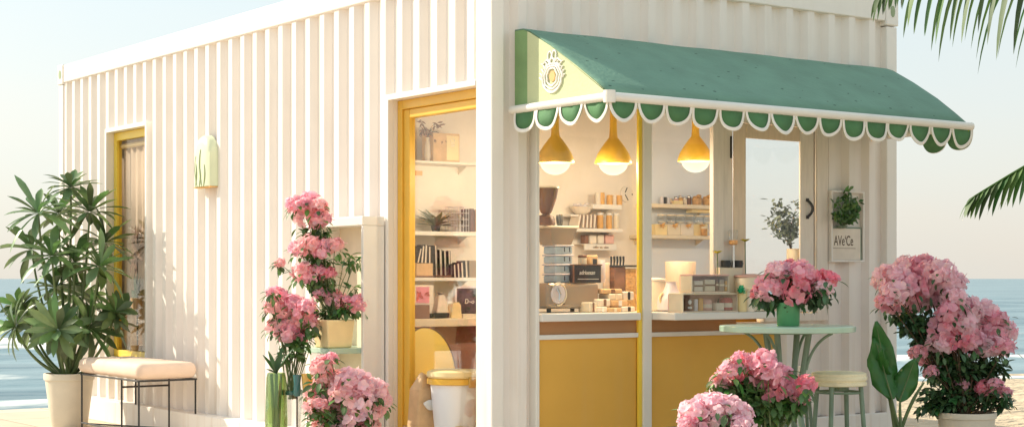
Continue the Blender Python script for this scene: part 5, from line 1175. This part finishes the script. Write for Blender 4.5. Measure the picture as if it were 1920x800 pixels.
# yellow pot climbing plant
q = atZ(625, 640, 8.85); yb = V((q.x, q.y, shz+.0005))
def clampa(p): return p
yp = flower_plant('climbing_rose', 'tall pink climbing rose in a square yellow pot on the mint shelf', 'potted plant', 8.85, yb,
    [(556, 385, 15, 'petal_mid'), (580, 382, 18, 'petal_mid'), (598, 388, 16, 'petal_blush'), (575, 408, 19, 'petal_blush'), (600, 415, 17, 'petal_mid'), (562, 470, 16, 'petal_mid'), (582, 460, 18, 'petal_blush'), (604, 468, 19, 'petal_mid'), (628, 462, 15, 'petal_blush'), (568, 512, 17, 'petal_blush'), (592, 516, 19, 'petal_mid'), (614, 514, 13, 'petal_deep'), (605, 552, 15, 'petal_mid'), (628, 562, 18, 'petal_blush'), (648, 570, 15, 'petal_mid'), (672, 570, 17, 'petal_mid'), (524, 494, 9, 'petal_blush')],
    [(590, 438, 30, 9, 60), (600, 490, 34, 9, 60), (600, 535, 30, 9, 50), (655, 490, 22, 14, 34), (630, 585, 40, 12, 100), (660, 540, 14, 10, 14)],
    seed=21, zj=.05, stem_from=yb+V((0, 0, .14)), leafm='leaf_mid', lsize=.05, stem_r=.004, back=.0, rs_=1.08)
pw = .085
mb = MB().add([(yb.x+sx*pw*.86, yb.y+sy*pw*.86, yb.z) for sx, sy in ((-1,-1),(1,-1),(1,1),(-1,1))]+[(yb.x+sx*pw, yb.y+sy*pw, yb.z+.15) for sx, sy in ((-1,-1),(1,-1),(1,1),(-1,1))], [(0,3,2,1),(4,5,6,7),(0,1,5,4),(1,2,6,5),(2,3,7,6),(3,0,4,7)])
mb.build('pot', 'butter', yp, bevel=.008, seg=3)
# second shrub left
b5 = ground_pt(545, 8.75)
flower_plant('pink_peony_bouquet', 'blush and pink peonies with dark stems in a tall clear vase', 'bouquet', 8.75, b5+V((0, 0, .0)),
    [(520, 552, 14, 'petal_mid'), (512, 575, 15, 'petal_blush'), (530, 585, 17, 'petal_blush'), (552, 572, 17, 'petal_mid'), (572, 580, 17, 'petal_mid'), (560, 600, 17, 'petal_blush'), (580, 605, 12, 'petal_mid'), (518, 610, 16, 'petal_blush'), (538, 622, 18, 'petal_mid'), (562, 630, 15, 'petal_deep'), (545, 605, 14, 'petal_blush'), (508, 548, 8, 'petal_mid')],
    [(560, 640, 26, 14, 60), (545, 660, 22, 18, 50), (585, 618, 12, 12, 20), (525, 600, 14, 12, 16)], seed=23, zj=.05, stem_from=b5+V((0, 0, .40)), leafm='leaf_mid', lsize=.05, stem_r=.004, back=.2, rs_=1.08)
bpy.data.objects['pink_peony_bouquet']
bq_ = bpy.data.objects['pink_peony_bouquet']
MB().lathe([(.05, .0), (.055, .01), (.052, .25), (.065, .44), (.062, .44), (.049, .25), (.048, .02)], b5+V((.0, 0, 0)), 26, 1, 0).build('vase', 'jar', bq_, smooth=True)
MB().lathe([(.066, .425), (.068, .43), (.068, .447), (.064, .447)], b5, 26, 0, 0).build('vase_rim', 'teal_glass', bq_, smooth=True)
# strap leaf plant in green glass vase
b6 = ground_pt(518, 8.65); gv = thing('glass_vase', b6, 'tall green glass vase with dark pointed leaves, left of the peonies', 'vase')
MB().lathe([(.045, .0), (.05, .01), (.060, .3), (.052, .52), (.046, .545), (.043, .545), (.049, .52), (.056, .3), (.045, .02)], b6, 26, 1, 0).build('vase', 'vase', gv, smooth=True)
mb = MB(); c0 = b6+V((0, 0, .54))
for (px, py) in ((495, 662), (505, 655), (520, 668), (500, 690), (545, 650), (535, 672), (528, 650)):
    tpt = atZ(px, py, 8.65+rnd(-.05, .05)); d = tpt-c0; mb.leaf(c0, d, (0, -.4, 1), d.length, .028, rows=6, curl=.1)
mb.build('foliage', 'leaf_dark', gv, smooth='open')
mb = MB()
for k in range(6): a = k*1.05; mb.tube(bezier(b6+V((.03*math.cos(a), .03*math.sin(a), .04)), b6+V((.02*math.cos(a+2), .02*math.sin(a+2), .3)), c0+V((.03*math.cos(a+1), .03*math.sin(a+1), 0)), 8), .0075, 8)
mb.build('stem', 'tulip_green', gv, smooth=True)
# slim hanging cone vases
for i, (px, ytop, ybot, m, lb) in enumerate(((557, 702, 742, 'teal_glass', 'short teal glass tube vase beside the peony vase'), (577, 700, 768, 'gold_glass', 'slim golden cone vase with a pointed foot below the peonies'))):
    p0 = atZ(px, ybot, 8.6); h = (ybot-ytop)*8.6/FP; rr_ = (.022 if i == 0 else .034)
    t = thing('cone_vase', (p0.x, p0.y, 0), lb, 'vase', 'small coloured vases by the peonies')
    MB().lathe([(.002 if i else .014, 0), (.010 if i else rr_, h*.12 if i else .012), (rr_*.8, h*.6), (rr_, h), (rr_*.9, h), (rr_*.7, h*.6), (.004, .03)], (p0.x, p0.y, p0.z), 20, 1, 0).build('vase', m, t, smooth=True)
    MB().tube([(p0.x, p0.y, .002), (p0.x, p0.y, p0.z+.004)], .004, 8).build('stand_rod', 'black_metal', t)
    MB().lathe([(.05, .0005), (.05, .006), (.01, .010)], (p0.x, p0.y, 0), 20).build('stand_base', 'black_metal', t, smooth=True)
# low pale shrub
b7 = ground_pt(655, 8.35)
flower_plant('blush_hydrangea', 'wide blush pink hydrangea shrub at the foot of the plant stand', 'potted plant', 8.35, b7,
    [(600, 685, 15, 'petal_blush'), (620, 672, 11, 'petal_mid'), (612, 705, 17, 'petal_blush'), (588, 735, 15, 'petal_blush'), (605, 728, 19, 'petal_blush'), (632, 722, 21, 'petal_blush'), (655, 712, 21, 'petal_pale'), (680, 722, 20, 'petal_pale'), (702, 735, 20, 'petal_pale'), (715, 752, 15, 'petal_pale'), (650, 745, 24, 'petal_blush'), (678, 755, 22, 'petal_pale'), (620, 755, 21, 'petal_pale'), (595, 765, 17, 'petal_blush'), (700, 768, 17, 'petal_blush'), (640, 778, 24, 'petal_blush'), (670, 788, 22, 'petal_pale'), (605, 792, 20, 'petal_blush'), (650, 815, 26, 'petal_pale'), (615, 820, 20, 'petal_blush'), (690, 805, 20, 'petal_blush')],
    [(612, 775, 40, 30, 110), (660, 800, 50, 26, 140), (600, 720, 18, 26, 40), (690, 750, 30, 22, 40)], pot=(potprof(.13, .24), 'cream_pot'), seed=31, zj=.07, stem_from=b7+V((0, 0, .22)), leafm='leaf_mid', lsize=.055, rs_=1.12)

# ---- big umbrella plant in the cream pot
Zu = 11.6; b8 = ground_pt(130, Zu); um = thing('umbrella_plant', b8, 'tall green umbrella plant in a cream pot at the far end of the bench', 'potted plant')
MB().lathe(potprof(.175, .375, .70, .03), b8, 36, 1, 0).build('pot', 'cream_pot', um, smooth=True); MB().lathe([(.16, .345), (0, .35)], b8, 24, 0, 0).build('soil', 'soil', um)
rs = random.Random(4); st = MB(); sp = Zu/FP; origin = b8+V((0, 0, .34))
ros = [(72, 400, 66, -.2), (133, 352, 46, .1), (168, 398, 62, .0), (110, 400, 50, .25), (60, 468, 56, .2), (98, 480, 60, -.25), (140, 492, 66, -.05), (196, 455, 58, .2), (185, 500, 58, -.2), (105, 540, 50, .1), (30, 612, 50, -.1), (62, 605, 46, .2), (110, 618, 56, -.25), (165, 615, 66, -.1), (196, 598, 56, .15), (150, 556, 52, .28), (215, 585, 40, -.1), (40, 575, 40, .25)]
for i, (px, py, L, dz) in enumerate(ros):
    c = atZ(px, py, Zu+dz); mb = MB()
    axis = (c-(origin+V((0, 0, .35)))).normalized()+V((0, 0, .35))+V((rs.uniform(-.2, .2), rs.uniform(-.2, .2), 0)); axis.normalize(); t1 = axis.orthogonal().normalized(); t2 = axis.cross(t1)
    n = rs.randint(22, 27)
    for k in range(n):
        a = k*2.39996; el = -.35+1.45*(k/n)+rs.uniform(-.15, .15); d = (t1*math.cos(a)+t2*math.sin(a))*math.cos(el)+axis*math.sin(el)
        Lk = L*sp*rs.uniform(.7, 1.12); mb.leaf(c+d*.01, d, axis, Lk*1.12, .058*rs.uniform(.75, 1.25), rows=7, fold=.3, curl=rs.uniform(.15, .55)*(1-.5*k/n), shape=lambda t: (.16+1.15*t**.8 if t < .62 else (1.0*(1-((t-.62)/.38)**2.2)+.0)))
    mb.build('leaf_rosette', 'leaf_strap', um, smooth='open')
    ctrl = origin*.45+c*.55+V((0, 0, -.10))+R*((px-130)*sp*.25); st.tube(bezier(origin+V((rs.uniform(-.04, .04), rs.uniform(-.04, .04), -.02)), ctrl, c, 12), [.014-.0006*j for j in range(13)], 8)
st.build('stem', 'stem_green', um, smooth=True)

# ================================================================== PALM
Zq = 8.0; tb_ = ground_pt(2200, Zq); pm = thing('palm_tree', (tb_.x, tb_.y, 0), 'palm tree whose drooping fronds hang into view at the right', 'palm tree')
crown = atZ(2200, 150, Zq); tpts = [V((tb_.x+.02*math.sin(t*5), tb_.y, crown.z*t)) for t in [i/14 for i in range(15)]]
MB().tube(tpts, [.11-.004*i+.006*(i % 2) for i in range(15)], 14).build('trunk', 'palm_bark', pm, smooth=True)
def frond(pts, Lf, name='frond', n=46, droop=.8, start=.12, seed=1, wid=.020, fwd=.45):
    rs = random.Random(seed); mb = MB(); P = [V(p) for p in pts]
    def cr(t):
        k = min(len(P)-2, int(t*(len(P)-1))); u = t*(len(P)-1)-k; p0 = P[max(k-1, 0)]; p1 = P[k]; p2 = P[k+1]; p3 = P[min(k+2, len(P)-1)]
        return .5*((2*p1)+(p2-p0)*u+(2*p0-5*p1+4*p2-p3)*u*u+(3*p1-p0-3*p2+p3)*u**3)
    line = [cr(i/30) for i in range(31)]; mb.tube(line, [.012*(1-.9*i/30)+.0015 for i in range(31)], 6)
    for i in range(n):
        t = start+(1-start)*i/(n-1); p = cr(t); d = (cr(min(1, t+.02))-cr(max(0, t-.02))).normalized()
        for s_ in (-1, 1):
            side = d.cross(V((0, 0, 1))).normalized()*s_
            L = Lf*(math.sin(PI*(.18+.74*t))**.6)*rs.uniform(.85, 1.1); dd = (side*.55+d*fwd*(.6+t)+V((0, 0, -.15))).normalized()
            vs = []; q = p.copy(); rows = 7; n0 = len(mb.v)
            for r_ in range(rows+1):
                u = r_/rows; w = wid*.5*(1-u)**.6*(.5+1.2*min(1, u*5))
                sd_ = dd.cross(V((0, 0, 1))); sd_ = sd_.normalized() if sd_.length > .05 else d
                mb.v += [q-sd_*w, q+V((0, 0, -.25*w)), q+sd_*w]
                dd = (dd+V((0, 0, -droop*.28))).normalized(); q = q+dd*(L/rows)
            for r_ in range(rows): a = n0+r_*3; mb.f += [(a, a+1, a+4, a+3), (a+1, a+2, a+5, a+4)]
    return mb.build(name, 'leaf_palm', pm, smooth='open')
frond([crown, atZ(2110, -60, Zq-.05), atZ(2000, -112, Zq-.1), atZ(1870, -108, Zq-.1), atZ(1738, -52, Zq-.05)], .72, seed=2, n=17, wid=.034, droop=1.35, start=.2, fwd=.6)
frond([crown, atZ(2050, -190, Zq+.3), atZ(1880, -190, Zq+.5), atZ(1740, -90, Zq+.55), atZ(1648, -8, Zq+.55)], .32, seed=5, n=26, wid=.022, droop=1.0)
frond([crown+V((0, 0, .02)), atZ(2110, 200, Zq-.3), atZ(2010, 262, Zq-.5), atZ(1910, 318, Zq-.6), atZ(1826, 368, Zq-.65)], .27, seed=3, n=25, droop=.7, fwd=1.1, wid=.026, start=.2)
for k, (dx, dy, h) in enumerate(((.9, .3, .25), (.6, -.9, .2), (-.2, -1.0, .3), (.95, -.3, .35), (.6, .8, .3))):
    frond([crown, crown+V((dx*.35, dy*.35, h)), crown+V((dx*.8, dy*.8, h*1.0)), crown+V((dx*1.2, dy*1.2, h*.2))], .42, seed=10+k, n=34)

# ================================================================== LIGHT, SKY, CAMERA
az = math.radians(57)      # from -x towards +y
el = math.radians(33)
sd_ = V((-math.cos(az)*math.cos(el), math.sin(az)*math.cos(el), math.sin(el)))
sl = bpy.data.lights.new('sun', 'SUN'); sl.energy = 3.3; sl.angle = math.radians(.6); sl.color = (1, .90, .72)
so = bpy.data.objects.new('sun', sl); C.objects.link(so); so.rotation_euler = sd_.to_track_quat('Z', 'Y').to_euler(); so.location = (-8, 8, 10)
w = bpy.data.worlds.new('World'); bpy.context.scene.world = w; w.use_nodes = True; N = w.node_tree.nodes; L = w.node_tree.links
bg = N['Background']; sky = N.new('ShaderNodeTexSky'); sky.sky_type = 'NISHITA'; sky.sun_disc = False; sky.sun_elevation = el
sky.sun_rotation = math.atan2(sd_.x, sd_.y); sky.air_density = 1.0; sky.dust_density = 3.0; sky.ozone_density = 1.0; sky.altitude = 0
mx = N.new('ShaderNodeMix'); mx.data_type = 'RGBA'; mx.inputs[0].default_value = .72
L.new(sky.outputs[0], mx.inputs[6]); 
tcw = N.new('ShaderNodeTexCoord'); sxw = N.new('ShaderNodeSeparateXYZ'); L.new(tcw.outputs['Generated'], sxw.inputs[0])
mpw = N.new('ShaderNodeMapping'); mpw.inputs['Scale'].default_value = (1, 1, 4); L.new(tcw.outputs['Generated'], mpw.inputs[0])
nzw = N.new('ShaderNodeTexNoise'); nzw.inputs['Scale'].default_value = 3.2; nzw.inputs['Detail'].default_value = 5; L.new(mpw.outputs[0], nzw.inputs[0])
mrw = N.new('ShaderNodeMapRange'); mrw.inputs[1].default_value = .3; mrw.inputs[2].default_value = .7; mrw.inputs[3].default_value = -.045; mrw.inputs[4].default_value = .045; L.new(nzw.outputs[0], mrw.inputs[0])
adw = N.new('ShaderNodeMath'); adw.operation = 'ADD'; L.new(sxw.outputs['Z'], adw.inputs[0]); L.new(mrw.outputs[0], adw.inputs[1])
hz_ = N.new('ShaderNodeMapRange'); hz_.inputs[1].default_value = -.02; hz_.inputs[2].default_value = .20; L.new(adw.outputs[0], hz_.inputs[0])
hm = N.new('ShaderNodeMix'); hm.data_type = 'RGBA'; hm.inputs[6].default_value = (5.7, 5.35, 4.75, 1); hm.inputs[7].default_value = (4.7, 5.35, 5.35, 1); L.new(hz_.outputs[0], hm.inputs[0]); L.new(hm.outputs[2], mx.inputs[7])
L.new(mx.outputs[2], bg.inputs[0]); bg.inputs[1].default_value = .10
cam = bpy.data.cameras.new('camera'); co = bpy.data.objects.new('camera', cam); C.objects.link(co); co.location = CAM
co.rotation_euler = (PI/2, 0, -math.atan2(F.x, F.y)); cam.sensor_width = 36; cam.lens = 36*FP/1920; cam.shift_y = 122/1920; cam.clip_start = .05; cam.clip_end = 20000
sc = bpy.context.scene; sc.camera = co; sc.render.engine = 'CYCLES'
sc.view_settings.view_transform = 'Standard'; sc.view_settings.look = 'None'; sc.view_settings.gamma = 1; sc.view_settings.exposure = .90
sc.cycles.use_denoising = True
try: sc.cycles.denoiser = 'OPENIMAGEDENOISE'
except Exception: pass
sc.cycles.max_bounces = 10; sc.cycles.diffuse_bounces = 5; sc.cycles.transparent_max_bounces = 16; sc.cycles.sample_clamp_indirect = 6; sc.cycles.caustics_reflective = False; sc.cycles.caustics_refractive = False
